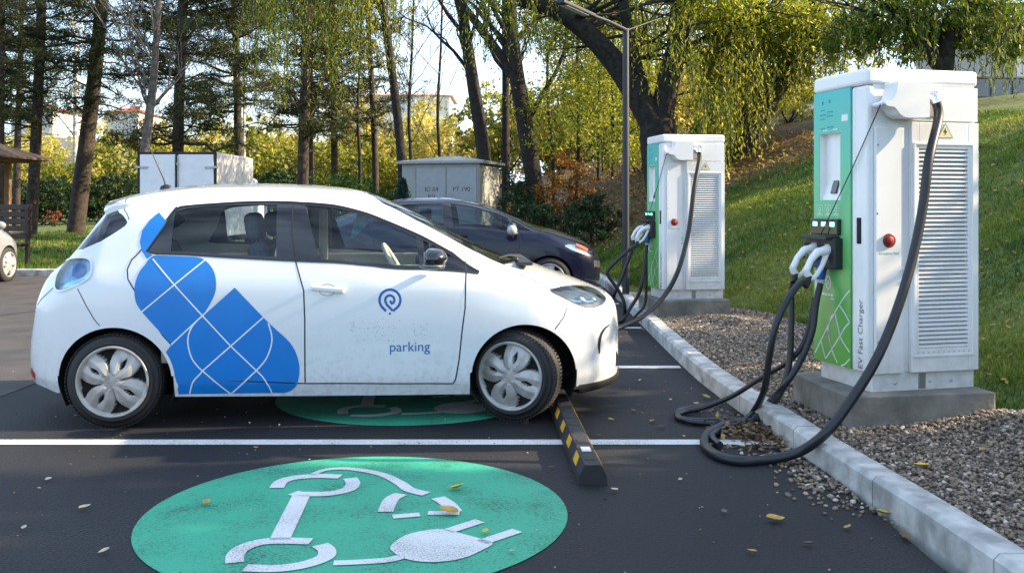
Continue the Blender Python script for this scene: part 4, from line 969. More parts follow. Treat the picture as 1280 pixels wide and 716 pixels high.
    for k in range(3):
        g = G(); y = .315 + .09 * k; 
        for a in ribbon([(y - .032, 1.03), (y + .032, 1.03), (y + .032, 1.095), (y - .032, 1.095)], .003, True): g.quad(*[(X, p_, z) for p_, z in a])
        for a in ribbon(ell(y, 1.068, .013, .013, 10), .004, True): g.quad(*[(X, p_, z) for p_, z in a])
        g.quad((X, y - .02, 1.038), (X, y + .02, 1.038), (X, y + .02, 1.044), (X, y - .02, 1.044)); g.build('socket_icon', M_FILMW, p)
    g = G()
    for k in range(9): g.quad((X, .30 + .018 * k, 1.558), (X, .313 + .018 * k, 1.558), (X, .313 + .018 * k, 1.566), (X, .30 + .018 * k, 1.566))
    g.build('caption', M_FILMW, p)['kind'] = 'stuff'
    # side towards the camera
    g = G(); g.box((.137, -.002, .83), (.19, .026, 1.44), .004); g.build('side_door', M_CABW, t)
    g = G(); Z0, Z1 = .112, 1.585          # raised right panel with a window for the louvres
    bx = lambda a, b_, c_, e: g.box(((a + b_) / 2, -.006, (c_ + e) / 2), (b_ - a, .034, e - c_), .003)
    bx(.275, .325, Z0, Z1); bx(.665, .737, Z0, Z1); bx(.325, .665, Z0, .25); bx(.325, .665, 1.43, Z1)
    sp = g.build('vent_panel', M_CABW, t)
    g = G()
    for a, b_, c_, e in ((.288, .302, .20, 1.465), (.690, .704, .20, 1.465), (.302, .690, .20, .214), (.302, .690, 1.451, 1.465)): g.box(((a + b_) / 2, -.025, (c_ + e) / 2), (b_ - a, .008, e - c_), .002)
    g.build('vent_frame', M_CABW, sp)
    g = G(); n = 46
    for k in range(n):
        z = .262 + (1.418 - .262) * k / (n - 1); g.box((.495, -.010, z), (.34, .023, .0085), 0, mat=Matrix.Rotation(R(38), 3, 'X'))
    g.build('louvre', M_CABW, sp)
    g = G(); g.box((.495, .008, .84), (.34, .004, 1.18)); g.build('vent_back', pbr('vent_dark', (.10, .10, .11), .8), sp)
    g = G()
    for k in range(11): g.box((.32 + .035 * k, -.0235, .228), (.008, .004, .008))
    g.build('rivets', M_CABG, sp)['kind'] = 'stuff'
    g = G(); g.box((.50, -.003, 1.694), (.475, .024, .20), .003); g.build('top_panel', M_CABW, t)
    # cable retractor
    g = G(); prof = [(.10, 1.808), (.31, 1.808), (.31, 1.603), (.17, 1.598)] + spline([(.15, 1.600), (.115, 1.618), (.08, 1.655), (.035, 1.662), (.018, 1.676), (.028, 1.692), (.065, 1.70), (.088, 1.735), (.098, 1.775)], 4)
    g.prism(prof, lambda q_, k: (q_[0], -.015 - .125 * k, q_[1])); rb = g.build('retractor_box', M_WPL, t)
    md = rb.modifiers.new('bevel', 'BEVEL'); md.width = .012; md.segments = 3; md.limit_method = 'ANGLE'
    g = G(); g.tube([(.07, -.115, 1.685), (.03, -.118, 1.68), (-.002, -.12, 1.668)], .011, 8); g.build('hook', M_CABG, rb)
    g = G(); g.tube([(-.002, -.12, 1.668), (-.022, .12, 1.32), (-.06, .40, .915)], .0036, 6); g.build('retractor_line', M_PLAST, t)
    # cable gland
    g = G(); g.box((.395, -.017, 1.695), (.125, .01, .155), .003); pl = g.build('gland_plate', pbr('gland_grey', (.40, .39, .36), .45), t)
    g = G(); g.tube([(.385, -.015, 1.725), (.385, -.05, 1.73), (.39, -.078, 1.72), (.395, -.085, 1.69)], [.040, .036, .033, .028], 14); g.lathe([(.036, 0), (.04, .008), (.036, .016)], (.385, -.03, 1.726), (0, -1, 0), 6, smooth=False); g.build('gland', M_CHROME, pl)
    # warning sign, button, lettering
    g = G(); zc = 1.495; yo = -.0245
    g.add([(.455, yo, zc), (.555, yo, zc), (.505, yo, zc + .088)], [[0, 1, 2]], 0)
    for a in ribbon([(.455, zc), (.555, zc), (.505, zc + .088)], .004, True): g.quad(*[(x, yo - .001, z) for x, z in a], m=1)
    g.add([(x, yo - .0015, z) for x, z in ((.507, zc + .062), (.493, zc + .034), (.504, zc + .036), (.500, zc + .012), (.517, zc + .040), (.506, zc + .039))], [[0, 1, 2, 5], [2, 3, 4, 5]], 1)
    g.build('warning_sign', [M_YEL, M_BLACK], t)
    g = G(); g.lathe([(.041, 0), (.041, .008), (.036, .011)], (.128, -.015, .89), (0, -1, 0), 28, 1); g.lathe([(.024, .011), (.025, .014), (.020, .017), (.0, .0175)], (.128, -.015, .89), (0, -1, 0), 24, 0)
    g.build('emergency_button', [M_BUTTON, pbr('red_ring', (.20, .018, .015), .5)], t)
    vs, fs = text_tris('Emergency Stop', .021); g = G(); g.add([(.128 + x, -.0165, .815 + y) for x, y in vs], fs); g.build('lettering', pbr('green_ink', (.04, .30, .16), .5), t)
    for z in (.30, 1.05, 1.45): g = G(); g.lathe([(.007, 0), (.007, .004), (.0, .005)], (.055, -.014, z), (0, -1, 0), 8); g.build('screw', M_CABG, t)
    g = G(); g.box((.222, -.017, .70), (.012, .006, .05), .002); g.lathe([(.010, 0), (.010, .005), (.0, .006)], (.222, -.0155, .65), (0, -1, 0), 12); g.build('lock', M_CABG, t)
    g = G(); g.box((.372, .012, .055), (.048, .006, .09), .002); g.build('bracket', M_STEEL, t)
    for x in (.19, .425, .57): 
        g = G(); g.lathe([(.009, 0), (.009, .006), (.0, .007)], (x, .014, .05), (0, -1, 0), 8); g.build('bolt', M_CABG, t)
    # guns
    def gun(y, z, dy, sc=1.0):
        g = G(); o = Vector((-.03, y, z)); P = lambda x, yy, zz: o + Vector((x * sc, yy * sc, zz * sc))
        g.tube([P(.0, 0, 0), P(-.05, dy * .2, -.004), P(-.075, dy * .3, -.01)], [.036, .036, .032], 16)
        g.tube([P(-.065, dy * .3, -.006), P(-.115, dy * .5, -.018), P(-.165, dy * .8, -.062), P(-.20, dy, -.125)], [.030, .025, .020, .021], 12)       # grip
        g.tube([P(-.045, dy * .3, -.03), P(-.075, dy * .4, -.095), P(-.125, dy * .75, -.155), P(-.165, dy, -.178)], [.019, .015, .014, .016], 10)       # guard
        g.tube([P(-.205, dy, -.118), P(-.195, dy, -.145), P(-.165, dy, -.180)], [.020, .022, .018], 12)
        c_ = g.build('connector', M_WPL, t)
        g = G(); g.box(P(-.085, dy * .35, .022), (.05, .018, .016), .004); g.build('latch', M_PLAST, c_)
        g = G(); g.box(P(-.118, dy * .5, -.05), (.018, .014, .03), .004); g.build('trigger', M_PLAST, c_)
        g = G(); g.tube([P(-.183, dy, -.158), P(-.192, dy, -.205)], [.022, .017], 10); g.build('cable_sleeve', M_PLAST, c_)
        return P(-.195, dy, -.22)
    e1 = gun(.47, .83, -.03); e2 = gun(.325, .825, -.04)
    g = G(); g.tube([(-.03, .40, .725), (-.055, .40, .70), (-.062, .40, .63)], [.030, .032, .024], 14); g.box((-.045, .40, .735), (.05, .07, .04), .01); b_ = g.build('connector', M_BPL, t)
    g = G(); g.lathe([(.026, 0), (.026, .02)], (-.062, .40, .615), (0, 0, 1), 12); g.build('cable_sleeve', M_CABG, b_)
    return t, e1, e2, Vector((-.063, .40, .61))

TH1, TH2 = R(14), R(10)
CH1, E1, E2, E3 = build_charger('nearest white charger with turquoise and green front, beside the coiled black cables', (2.077, 5.60, .30), TH1)
CH2 = copy_tree(CH1); CH2.location = (1.735, 11.02, .30); CH2.rotation_euler = (0, 0, TH2)
CH2['label'] = 'farther white charger standing between the dark lamp post and the grass bank'
bpy.context.view_layer.update()
def cable(ch, pts, r, name='cable'):
    Mi = (Matrix.Translation(ch.location) @ Matrix.Rotation(ch.rotation_euler.z, 4, 'Z')).inverted()
    sp = spline([tuple(p) for p in pts], 9)
    g = G(); g.tube([Mi @ Vector(p) for p in sp], r, 12); return g.build(name, M_CABLE, ch)
Wd = lambda ch, p: Matrix.Translation(ch.location) @ Matrix.Rotation(ch.rotation_euler.z, 4, 'Z') @ Vector(p)
gz = lambda u, v, z=.024: gnd(u, v, z)
cable(CH1, [Wd(CH1, (.395, -.085, 1.70)), Wd(CH1, (.400, -.095, 1.60)), at(1161, 200, 5.47), at(1153, 262, 5.43), at(1140, 325, 5.37), at(1121, 388, 5.28), at(1096, 448, 5.2), at(1064, 500, 5.13), at(1032, 541, 5.08), gz(998, 565, .07), gz(960, 574), gz(925, 576), gz(896, 569), gz(881, 555), gz(886, 541), gz(908, 531), gz(932, 527), gz(950, 521, .05)], .027)
cable(CH1, [Wd(CH1, E2), at(1000, 354, 5.80), at(983, 377, 5.72), at(968, 412, 5.68), at(961, 450, 5.70), at(955, 488, 5.8), gz(942, 514, .06), gz(928, 528, .03), gz(905, 536), gz(890, 545), gz(900, 556)], .0205)
cable(CH1, [Wd(CH1, E1), at(989, 365, 6.02), at(989, 400, 6.0), at(987, 450, 5.98), at(978, 485, 5.98), gz(960, 513, .07), gz(940, 526, .04), gz(915, 525), gz(872, 526), gz(849, 522), gz(850, 513), gz(880, 508, .03)], .0205)
cable(CH1, [Wd(CH1, E3), at(1020, 380, 5.95), at(1015, 415, 5.93), at(1000, 452, 5.93), at(978, 485, 5.96), gz(955, 508, .08), gz(935, 522, .05), gz(928, 530, .03)], .0205)
cable(CH1, [at(1018, 372, 6.0), at(1008, 420, 5.98), at(990, 448, 6.0), at(955, 470, 6.15), at(915, 495, 6.3), gz(880, 509, .05), gz(855, 515), gz(846, 521), gz(866, 527), gz(905, 529), gz(938, 524, .04)], .016)
cable(CH2, [Wd(CH2, (.395, -.085, 1.70)), Wd(CH2, (.400, -.095, 1.60)), at(867, 240, 10.85), at(860, 293, 10.8), at(847, 340, 10.7), at(828, 373, 10.6), at(804, 395, 10.5), at(778, 408, 10.4), gz(755, 415), gz(735, 412), gz(745, 404)], .026)
cable(CH2, [Wd(CH2, E2), at(788, 311, 11.1), at(771, 326, 11.1), at(760, 338, 11.1), at(762, 347, 11.1), at(775, 366, 11.1), at(781, 384, 11.1), gz(778, 402), gz(760, 410)], .0205)
cable(CH2, [Wd(CH2, E1), at(787, 320, 11.35), at(778, 345, 11.35), at(768, 368, 11.35), gz(760, 395), gz(775, 403)], .0205)
cable(CH2, [Wd(CH2, E3), at(804, 345, 11.2), at(799, 366, 11.2), at(789, 383, 11.2), gz(776, 401, .05), gz(755, 405)], .0205)
cable(CH2, [at(808, 320, 11.25), at(807, 375, 11.25), at(797, 392, 11.2), gz(780, 406, .04), gz(750, 409)], .016)

def plinth(label, c, d, z0, z1, rz):
    g = G(); g.box((0, 0, 0), (d[0], d[1], z1 - z0), .012, seg=2)
    for i, v in enumerate(g.v): g.v[i] = (v[0] + random.uniform(-.004, .004), v[1] + random.uniform(-.004, .004), v[2])
    o = g.build('concrete_plinth', M_CONC2); o.location = (c[0], c[1], (z0 + z1) / 2); o.rotation_euler = (0, 0, rz)
    tag(o, label, 'plinth', 'concrete plinths under the chargers')
cx = Vector((2.077, 5.60, 0)) + Matrix.Rotation(TH1, 3, 'Z') @ Vector((.345, .29, 0)); plinth('rough concrete plinth under the nearest charger, beside the kerb', cx, (.90, .80), -.05, .30, R(7))
cx = Vector((1.735, 11.02, 0)) + Matrix.Rotation(TH2, 3, 'Z') @ Vector((.345, .29, 0)); plinth('rough concrete plinth under the farther charger near the lamp post', cx, (.86, .78), -.05, .30, R(9))

# ================================================================== WHEEL STOP
ws_ = thing('wheel_stop', 'black rubber wheel stop with yellow reflective patches touching the front tyre', 'wheel stop', (.405, 4.80, 0), R(2.5))
prof = [(-.075, 0), (-.07, .045), (-.042, .10), (.042, .10), (.07, .045), (.075, 0)]
g = G(); g.prism(prof, lambda p, k: (p[0] * (1 if k else .98), 1.78 * k, p[1]))
for k in range(9): g.box((0, .12 + .19 * k, .098), (.062, .055, .012), .004)
o = g.build('rubber_bar', pbr('stop_rubber', (.022, .022, .024), .7, var=.3, scale=20, bump=.2), ws_)
md = o.modifiers.new('bevel', 'BEVEL'); md.width = .006; md.segments = 2; md.limit_method = 'ANGLE'
M_YST = pbr('yellow_reflector', (.80, .42, .03), .4, var=.2, scale=25)
for s in (-1, 1):
    for k in range(5):
        y = .16 + .36 * k; a, b = Vector((s * .0705, 0, .0475)), Vector((s * .0435, 0, .0985)); nn = Vector((s * .9, 0, .45)) * .003
        g = G(); g.prism([(0.1, y), (.9, y + .03), (.9, y + .16), (.1, y + .13)], lambda p, q: tuple(a.lerp(b, p[0]) + nn * q + Vector((0, p[1], 0)))); g.build('reflector', M_YST, ws_)
g = G(); g.box((.0, .30, .103), (.05, .09, .004), .001); g.build('label_plate', M_CABG, ws_)

# ================================================================== STREET LAMP
lp = thing('street_lamp', 'slim dark grey lamp post with a thin bent arm, behind the farther charger', 'street lamp', (1.60, 13.5, 0))
M_POLE = pbr('pole_paint', (.020, .024, .032), .5, var=.2)
g = G(); g.tube([(0, 0, 0), (0, 0, 3.86)], [.052, .044], 14); g.box((0, 0, .012), (.2, .2, .024), .004); g.build('pole', M_POLE, lp)
e = at(700, 9, 11.5) - Vector((1.60, 13.5, 0)); e.z = 3.80
g = G(); g.tube([(0, 0, 3.84), (e.x * .3, e.y * .3, 3.85), (e.x * .55, e.y * .55, 3.83)], [.03, .024, .022], 8); g.tube([(0, 0, 3.83), (.32, .25, 3.98), (.55, .4, 4.08)], .012, 6); g.build('arm', M_POLE, lp)
g = G(); ang = math.atan2(e.y, e.x); g.box((e.x * .78, e.y * .78, 3.82), (1.0, .13, .05), .015, mat=Matrix.Rotation(ang, 3, 'Z'), seg=2); hd = g.build('lamp_head', M_POLE, lp)
g = G(); g.box((e.x * .8, e.y * .8, 3.792), (.7, .09, .008), 0, mat=Matrix.Rotation(ang, 3, 'Z')); g.build('lens', pbr('lamp_lens', (.5, .5, .48), .3), hd)

# ================================================================== DARK CAR, SILVER CAR
DL = Loft(
    top=[(-.85, .55), (-.83, .75), (-.78, .95), (-.70, 1.08), (-.3, 1.26), (.2, 1.42), (.6, 1.485), (1.1, 1.495), (1.5, 1.445), (1.9, 1.335), (2.25, 1.19), (2.5, 1.085), (2.75, 1.02), (3.0, .935), (3.25, .83), (3.40, .71), (3.475, .58), (3.50, .48)],
    bot=[(-.85, .5), (-.82, .30), (-.6, .24), (0, .2), (2.7, .19), (3.2, .2), (3.44, .22), (3.485, .28), (3.50, .44)],
    width=[(-.85, .03), (-.83, .4), (-.75, .68), (-.5, .80), (0, .86), (.5, .873), (2.3, .873), (2.8, .85), (3.1, .79), (3.3, .68), (3.42, .51), (3.48, .3), (3.50, .03)],
    frac=[(-.85, (.1, .4, .68, .82, .92, .975)), (-.4, (.1, .36, .66, .82, .90, .975)), (.2, (.09, .32, .56, .70, .90, .975)), (1.1, (.085, .30, .50, .665, .925, .98)), (1.9, (.09, .35, .56, .70, .915, .98)), (2.3, (.10, .41, .63, .765, .90, .975)), (2.55, (.11, .45, .70, .83, .91, .97)), (2.9, (.13, .48, .72, .82, .90, .973)), (3.5, (.15, .5, .72, .81, .9, .975))],
    rat=[(-.85, (.92, .98, 1, .97, .88, .75, .5)), (.2, (.945, .985, 1, .985, .93, .73, .54)), (1.1, (.945, .985, 1, .985, .93, .72, .52)), (1.9, (.945, .985, 1, .985, .93, .745, .55)), (2.3, (.945, .985, 1, .985, .92, .80, .56)), (2.55, (.945, .985, 1, .98, .91, .82, .5)), (2.9, (.945, .985, 1, .97, .90, .80, .45)), (3.5, (.92, .98, 1, .96, .9, .79, .45))])
def build_dark_car(label, paint, loc, rz):
    L = DL; car = thing('parked_car', label, 'car', loc, rz); B = (-1, 1); tt = lambda p: to_t(L, p)
    arch = lambda cx: [(cx + .355 * math.cos(a), .31 + .345 * math.sin(a)) for a in np.linspace(0, math.pi, 30)]
    hole = lambda cx: tt([(cx + .355, None, -.3)] + arch(cx) + [(cx - .355, None, -.3)])
    top = tt([(.05, 1.20), (.30, 1.345), (.6, 1.41), (1.22, 1.425), (1.6, 1.375), (1.94, 1.28), (2.29, 1.115), (2.53, .985)]); bot = tt([(2.53, .955), (2.05, .985), (1.31, 1.045), (.98, 1.07), (.4, 1.11), (.02, 1.165)])
    gr = tt([(.20, 1.255), (.34, 1.335), (.62, 1.392), (1.13, 1.40), (1.18, 1.075), (.98, 1.09), (.42, 1.13), (.22, 1.16)]); gf = tt([(1.25, 1.40), (1.6, 1.352), (1.94, 1.258), (2.10, 1.185), (2.14, 1.0), (1.31, 1.068)]); gq = tt([(2.15, 1.16), (2.29, 1.092), (2.44, 1.005), (2.18, 1.0)])
    ws = tt([(1.62, 1.40), (2.0, 1.28), (2.35, 1.125), (2.58, 1.0)]) + [(2.70, 6.4), (2.74, 7.2), (1.5, 7.2)]
    hl = tt(spline([(2.92, .80), (3.05, .835), (3.2, .80), (3.36, .70), (3.37, .65), (3.25, .66), (3.05, .72)], 4, True))
    rw = tt([(-.62, 1.06), (-.2, 1.22), (.1, 1.33)]) + [(.15, 7.2), (-.68, 7.2)]
    fd = tt([(1.21, 1.42), (1.23, 1.06), (1.28, .9), (1.28, .27), (2.2, .255), (2.24, .42), (2.28, .9), (2.26, .97)]) + top[-2:3:-1]
    rd = tt([(.12, 1.17), (.10, 1.05), (.16, .85), (.36, .55), (.48, .34), (.6, .275), (1.28, .27)]) + fd[2::-1] + top[3:0:-1]
    V2, P = cut_skin(L, [(None, hole(0)), (None, hole(2.70)), ('rg', gr), ('fg', gf), ('qg', gq), ('trim', top + bot), ('ws', ws), ('rw', rw), ('hl', hl), ('fd', fd), ('rd', rd)], .05)
    skin_part(L, V2, P['rest'], 'body', paint, car, B); skin_part(L, V2, P['ws'], 'windshield', M_WIND, car, B); skin_part(L, V2, P['rw'], 'rear_window', M_BLACK, car, B)
    for s in B:
        d = skin_part(L, V2, P['fd'], 'door', paint, car, (s,)); skin_part(L, V2, P['fg'], 'door_glass', M_WIND, d, (s,), -.004)
        g = G(); q, nn = L.pos([1.42], L.inv([1.42], [.93]), s, .02); g.box(q[0], (.2, .025, .03), .01); g.build('handle', paint, d)
        d = skin_part(L, V2, P['rd'], 'door', paint, car, (s,)); skin_part(L, V2, P['rg'], 'door_glass', M_WIND, d, (s,), -.004)
        skin_part(L, V2, P['trim'], 'window_trim', M_BLACK, car, (s,)); skin_part(L, V2, P['qg'], 'corner_window', M_WIND, car, (s,), -.004)
        h = skin_part(L, V2, P['hl'], 'headlight', M_CHROME, car, (s,), -.02); skin_part(L, V2, P['hl'], 'lens', M_LENS, h, (s,), .003)
        strips(L, [(tt([(3.10, .805), (3.20, .77), (3.28, .725)]), .06)], 'indicator', M_ORANGE, h, (s,), -.004)
        g = G(); g.ball((2.16, s * .98, 1.02), (.075, .105, .075), 0, 16, 10); g.box((2.22, s * .89, .975), (.05, .12, .02), .008); g.build('mirror', pbr('mirror_cap', (.45, .44, .42), .3, coat=.4) if paint is M_NAVY else paint, car)
    gp = [(fd[:8], .007), (rd[:9], .007), (tt([(2.58, .99), (2.9, .90), (3.15, .83)]), .006)]
    for s in B:
        for q_ in gp: strips(L, [q_], 'panel_gap', M_SEAM, car, (s,))
        strips(L, [(tt([(3.36, .52), (3.44, .50)]) + [(3.485, 3.2)], .10)], 'grille', M_PLAST, car, (s,), .003)
        strips(L, [(tt([(3.38, .33), (3.45, .33)]), .10)], 'fog_lamp', M_CHROME, car, (s,), .003)
    yo = lambda x, z: float(L.ev([x], L.inv([x], [z]))[0][0])
    for s in B:
        for x in (0, 2.70): g = G(); liner(g, x, .355, .345, .31, yo, .4, s); g.build('wheel_well', M_DARK, car)
    g = G(); g.box((1.35, 0, .25), (3.6, 1.35, .14), .03); g.build('underbody', M_DARK, car)
    for x in (0, 2.70):
        for y in (-.865, .865): wheel(car, x, y, .31, .20, M_WCOV, 5, 0, .3, .72)
    for s in B:
        g = G(); y = s * .37; g.box((.95, y, .84), (.15, .47, .6), .06, mat=Matrix.Rotation(R(-13), 3, 'Y')); g.box((1.2, y, .55), (.5, .48, .16), .05); g.box((.84, y, 1.24), (.10, .26, .18), .04); g.build('seat', M_SEAT, car)
    g = G(); g.box((2.2, 0, .78), (.6, 1.4, .36), .1); g.build('dashboard', M_SEAT, car)
    return car
DARK = build_dark_car('dark navy blue car with a pale wing mirror, parked behind the white car', M_NAVY, (-2.16, 14.72, 0), 0)
SILVER = build_dark_car('silver car cut off by the left edge of the picture, beside the wooden bench', M_SILV, (-9.03 - .865, 17.25 - 2.7, 0), R(90))

# ================================================================== BOX TRUCK
tr_ = thing('box_truck', 'white box truck seen from behind, twin rear doors with dark seals', 'truck', (-7.68, 22.0, 0))
M_TRK = pbr('truck_white', (.72, .74, .78), .45, var=.08); M_TRKS = pbr('truck_side', (.70, .69, .66), .5, var=.2, scale=2)
g = G(); g.box((0, 1.6, 1.60), (1.80, 3.1, 1.96), .02); bx_ = g.build('cargo_box', M_TRKS, tr_)
g = G(); 
for a in ((0, .02, 2.555, 1.80, .05), (0, .02, .645, 1.80, .05), (-.88, .02, 1.6, .05, 1.92), (.88, .02, 1.6, .05, 1.92), (0, .02, 1.6, .05, 1.92)): g.box((a[0], a[1], a[2]), (a[3], .05, a[4]), .004)
g.build('door_seal', M_SEAM, bx_)
for s in (-1, 1):
    g = G(); g.box((s * .44, .0, 1.6), (.80, .05, 1.84), .008); d = g.build('rear_door', M_TRK, tr_)
    for z in (2.23, 1.05):
        g = G(); g.box((s * .80, -.035, z), (.30, .03, .055), .008); g.build('hinge', M_STEEL, d)
g = G(); g.tube([(.04, -.045, .7), (.04, -.045, 2.5)], .014, 6)
for z in (.9, 1.5, 2.3): g.box((.04, -.05, z), (.06, .03, .05), .005)
g.build('lock_bar', M_STEEL, tr_)
g = G(); g.box((0, 2.2, .52), (.9, 4.6, .16), .01); g.box((0, .02, .45), (1.7, .08, .12), .01); g.build('chassis', M_DARK, tr_)
g = G(); g.box((0, 4.1, 1.15), (1.72, 1.5, 1.35), .12, seg=3); g.box((0, 3.75, 1.9), (1.6, .8, .35), .12, seg=3); cb = g.build('cab', M_TRK, tr_)
for x in (-.78, .78):
    for y in (.85, 4.1): wheel(tr_, x, y, .33, .2, M_WCOV, 5, 0, 0, .6)
    g = G(); g.box((x * 1.25, 4.6, 1.5), (.10, .14, .28), .03); g.build('mirror', M_PLAST, cb)
for x in (-.8, .8):
    g = G(); g.box((x, -.03, .46), (.14, .04, .08), .01); g.build('tail_lamp', M_RED, tr_)

# ================================================================== UTILITY KIOSK
ki = thing('utility_kiosk', 'grey metal electrical kiosk with double doors and a low hipped roof', 'electrical kiosk', (-.80, 24.0, 0), R(-16))
M_KI = pbr('kiosk_grey', (.31, .32, .305), .55, var=.12); M_KID = pbr('kiosk_door', (.31, .335, .35), .5, var=.1)
g = G(); g.box((-1.05, .85, 1.22), (2.1, 1.7, 2.38), .01); g.box((-1.05, .85, .06), (2.2, 1.8, .14), .01); g.build('housing', M_KI, ki)
g = G(); g.add([(-2.22, -.12, 2.41), (.12, -.12, 2.41), (.12, 1.82, 2.41), (-2.22, 1.82, 2.41), (-2.22, -.12, 2.47), (.12, -.12, 2.47), (.12, 1.82, 2.47), (-2.22, 1.82, 2.47), (-1.3, .85, 2.63), (-.8, .85, 2.63)], [[0, 1, 2, 3], [0, 1, 5, 4], [1, 2, 6, 5], [2, 3, 7, 6], [3, 0, 4, 7], [4, 5, 9, 8], [5, 6, 9], [6, 7, 8, 9], [7, 4, 8]]); g.build('roof', M_KI, ki)
for i, (x0, x1, tx) in enumerate(((-1.70, -.90, ('ID 04', 'KV')), (-.88, -.08, ('PT 190',)))):
    g = G(); g.box(((x0 + x1) / 2, -.012, 1.22), (x1 - x0, .03, 2.18), .006); d = g.build('door', M_KID, ki)
    for k, w in enumerate(tx):
        vs, fs = text_tris(w, .155); g = G(); g.add([((x0 + x1) / 2 + x * 1.05 + (.0 if i else .02), -.0295, 1.755 - .19 * k + y) for x, y in vs], fs); g.build('lettering', pbr('stencil_black', (.03, .03, .035), .7), d)
    g = G(); g.box((x1 - .06 if i else x0 + .05, -.035, 1.15), (.03, .03, .2), .005); g.build('handle', M_STEEL, d)
g = G(); g.box((-.95, -.010, 2.34), (1.75, .02, .05)); g.box((-1.73, -.01, 1.22), (.03, .02, 2.2)); g.box((-.05, -.01, 1.22), (.03, .02, 2.2)); g.build('door_frame', M_KI, ki)

# ================================================================== PAVILION AND BENCH
pv = thing('pavilion', 'wooden garden pavilion with a brown shingle roof at the left edge', 'pavilion', (-17.45, 27.3, .42))
M_SHIN = pbr('roof_shingle', (.12, .075, .055), .85, var=.5, scale=9, bump=.4, bscale=20); M_WOOD = pbr('brown_wood', (.040, .022, .015), .7, var=.4, scale=8)
M_WOODL = pbr('light_wood', (.30, .17, .09), .75, var=.3, scale=8)
g = G(); vs = [(-3, -3, 2.30), (3, -3, 2.30), (3, 3, 2.30), (-3, 3, 2.30), (0, 0, 3.45)]
for k in range(4): g.add([vs[k], vs[(k + 1) % 4], vs[4]], [[0, 1, 2]])
g.add([(v[0], v[1], v[2] + .06) for v in vs[:4]] + [(0, 0, 3.55)], [[0, 1, 4], [1, 2, 4], [2, 3, 4], [3, 0, 4]])
for k in range(4): g.add([vs[k], vs[(k + 1) % 4], (vs[(k + 1) % 4][0], vs[(k + 1) % 4][1], 2.36), (vs[k][0], vs[k][1], 2.36)], [[0, 1, 2, 3]])
g.build('roof', M_SHIN, pv)
for x in (-2.5, 2.3):
    for y in (-2.5, 2.5):
        g = G(); g.box((x - (.5 if x > 0 else 0), y, 1.0), (.16, .16, 2.75), .01); g.build('post', M_WOODL, pv)
g = G()
for k in range(7): g.box((-2.4 + .8 * k, 0, 2.28), (.08, 5.6, .1))
g.box((0, -2.5, 2.3), (5.6, .12, .14)); g.box((0, 2.5, 2.3), (5.6, .12, .14)); g.build('rafter', M_WOODL, pv)
be = thing('wooden_bench', 'dark brown slatted wooden bench with a tall back, behind the silver car', 'bench', (-11.05, 20.3, .1), R(-20))
g = G()
for k in range(5): g.box((-.1, .30, .62 + .15 * k), (1.9, .035, .12), .01, mat=Matrix.Rotation(R(-10), 3, 'X'))
g.build('backrest', M_WOOD, be)
g = G()
for k in range(4): g.box((-.1, -.12 + .12 * k, .46), (1.9, .10, .04), .008)
g.build('seat', M_WOOD, be)
for x in (-.95, .75):
    g = G(); g.box((x, .28, .62), (.08, .07, 1.24), .01); g.box((x, -.12, .23), (.08, .07, .46), .01); g.box((x, .08, .42), (.07, .45, .06), .01); g.box((x, .05, .68), (.07, .5, .05), .01); g.build('leg', M_WOOD, be)
# ================================================================== TREES AND SHRUBS
M_BARKD = pbr('dark_bark', (.030, .025, .021), .95, var=.6, scale=9, bump=.8, bscale=18, col2=(.010, .008, .007), detail=8)
M_BARKP = pbr('pine_bark', (.060, .044, .034), .95, var=.5, scale=8, bump=.8, bscale=16, col2=(.020, .015, .012), detail=8)
M_BARKG = pbr('grey_bark', (.13, .115, .10), .95, var=.4, scale=8, bump=.5, bscale=18, col2=(.06, .05, .043))
M_BIRCH = pbr('birch_bark', (.70, .68, .64), .8, var=.6, scale=7, col2=(.25, .23, .2))
M_PINE = leafmat('pine_needle', [(.016, .028, .009), (.038, .052, .014), (.085, .095, .022), (.20, .18, .04)], .3)
M_WIL = leafmat('willow_leaf', [(.05, .085, .012), (.18, .23, .02), (.40, .41, .04), (.66, .57, .08)], .6)
M_WILD = leafmat('willow_dark_leaf', [(.03, .065, .010), (.09, .15, .015), (.20, .24, .025), (.42, .38, .05)], .5)
M_YELL = leafmat('yellow_leaf', [(.20, .22, .05), (.50, .44, .10), (.68, .58, .17), (.66, .46, .12)], .55)
M_OLIV = leafmat('olive_leaf', [(.06, .10, .012), (.19, .22, .025), (.42, .38, .05), (.62, .52, .10)], .55)
M_ORAN = leafmat('russet_leaf', [(.10, .07, .02), (.26, .14, .03), (.42, .20, .04), (.45, .10, .03)], .45)
M_DGRN = leafmat('evergreen_leaf', [(.008, .022, .008), (.015, .04, .012), (.03, .065, .018), (.06, .10, .02)], .25)
M_GRN = leafmat('green_leaf', [(.02, .06, .012), (.045, .11, .018), (.09, .17, .025), (.20, .22, .03)], .4)

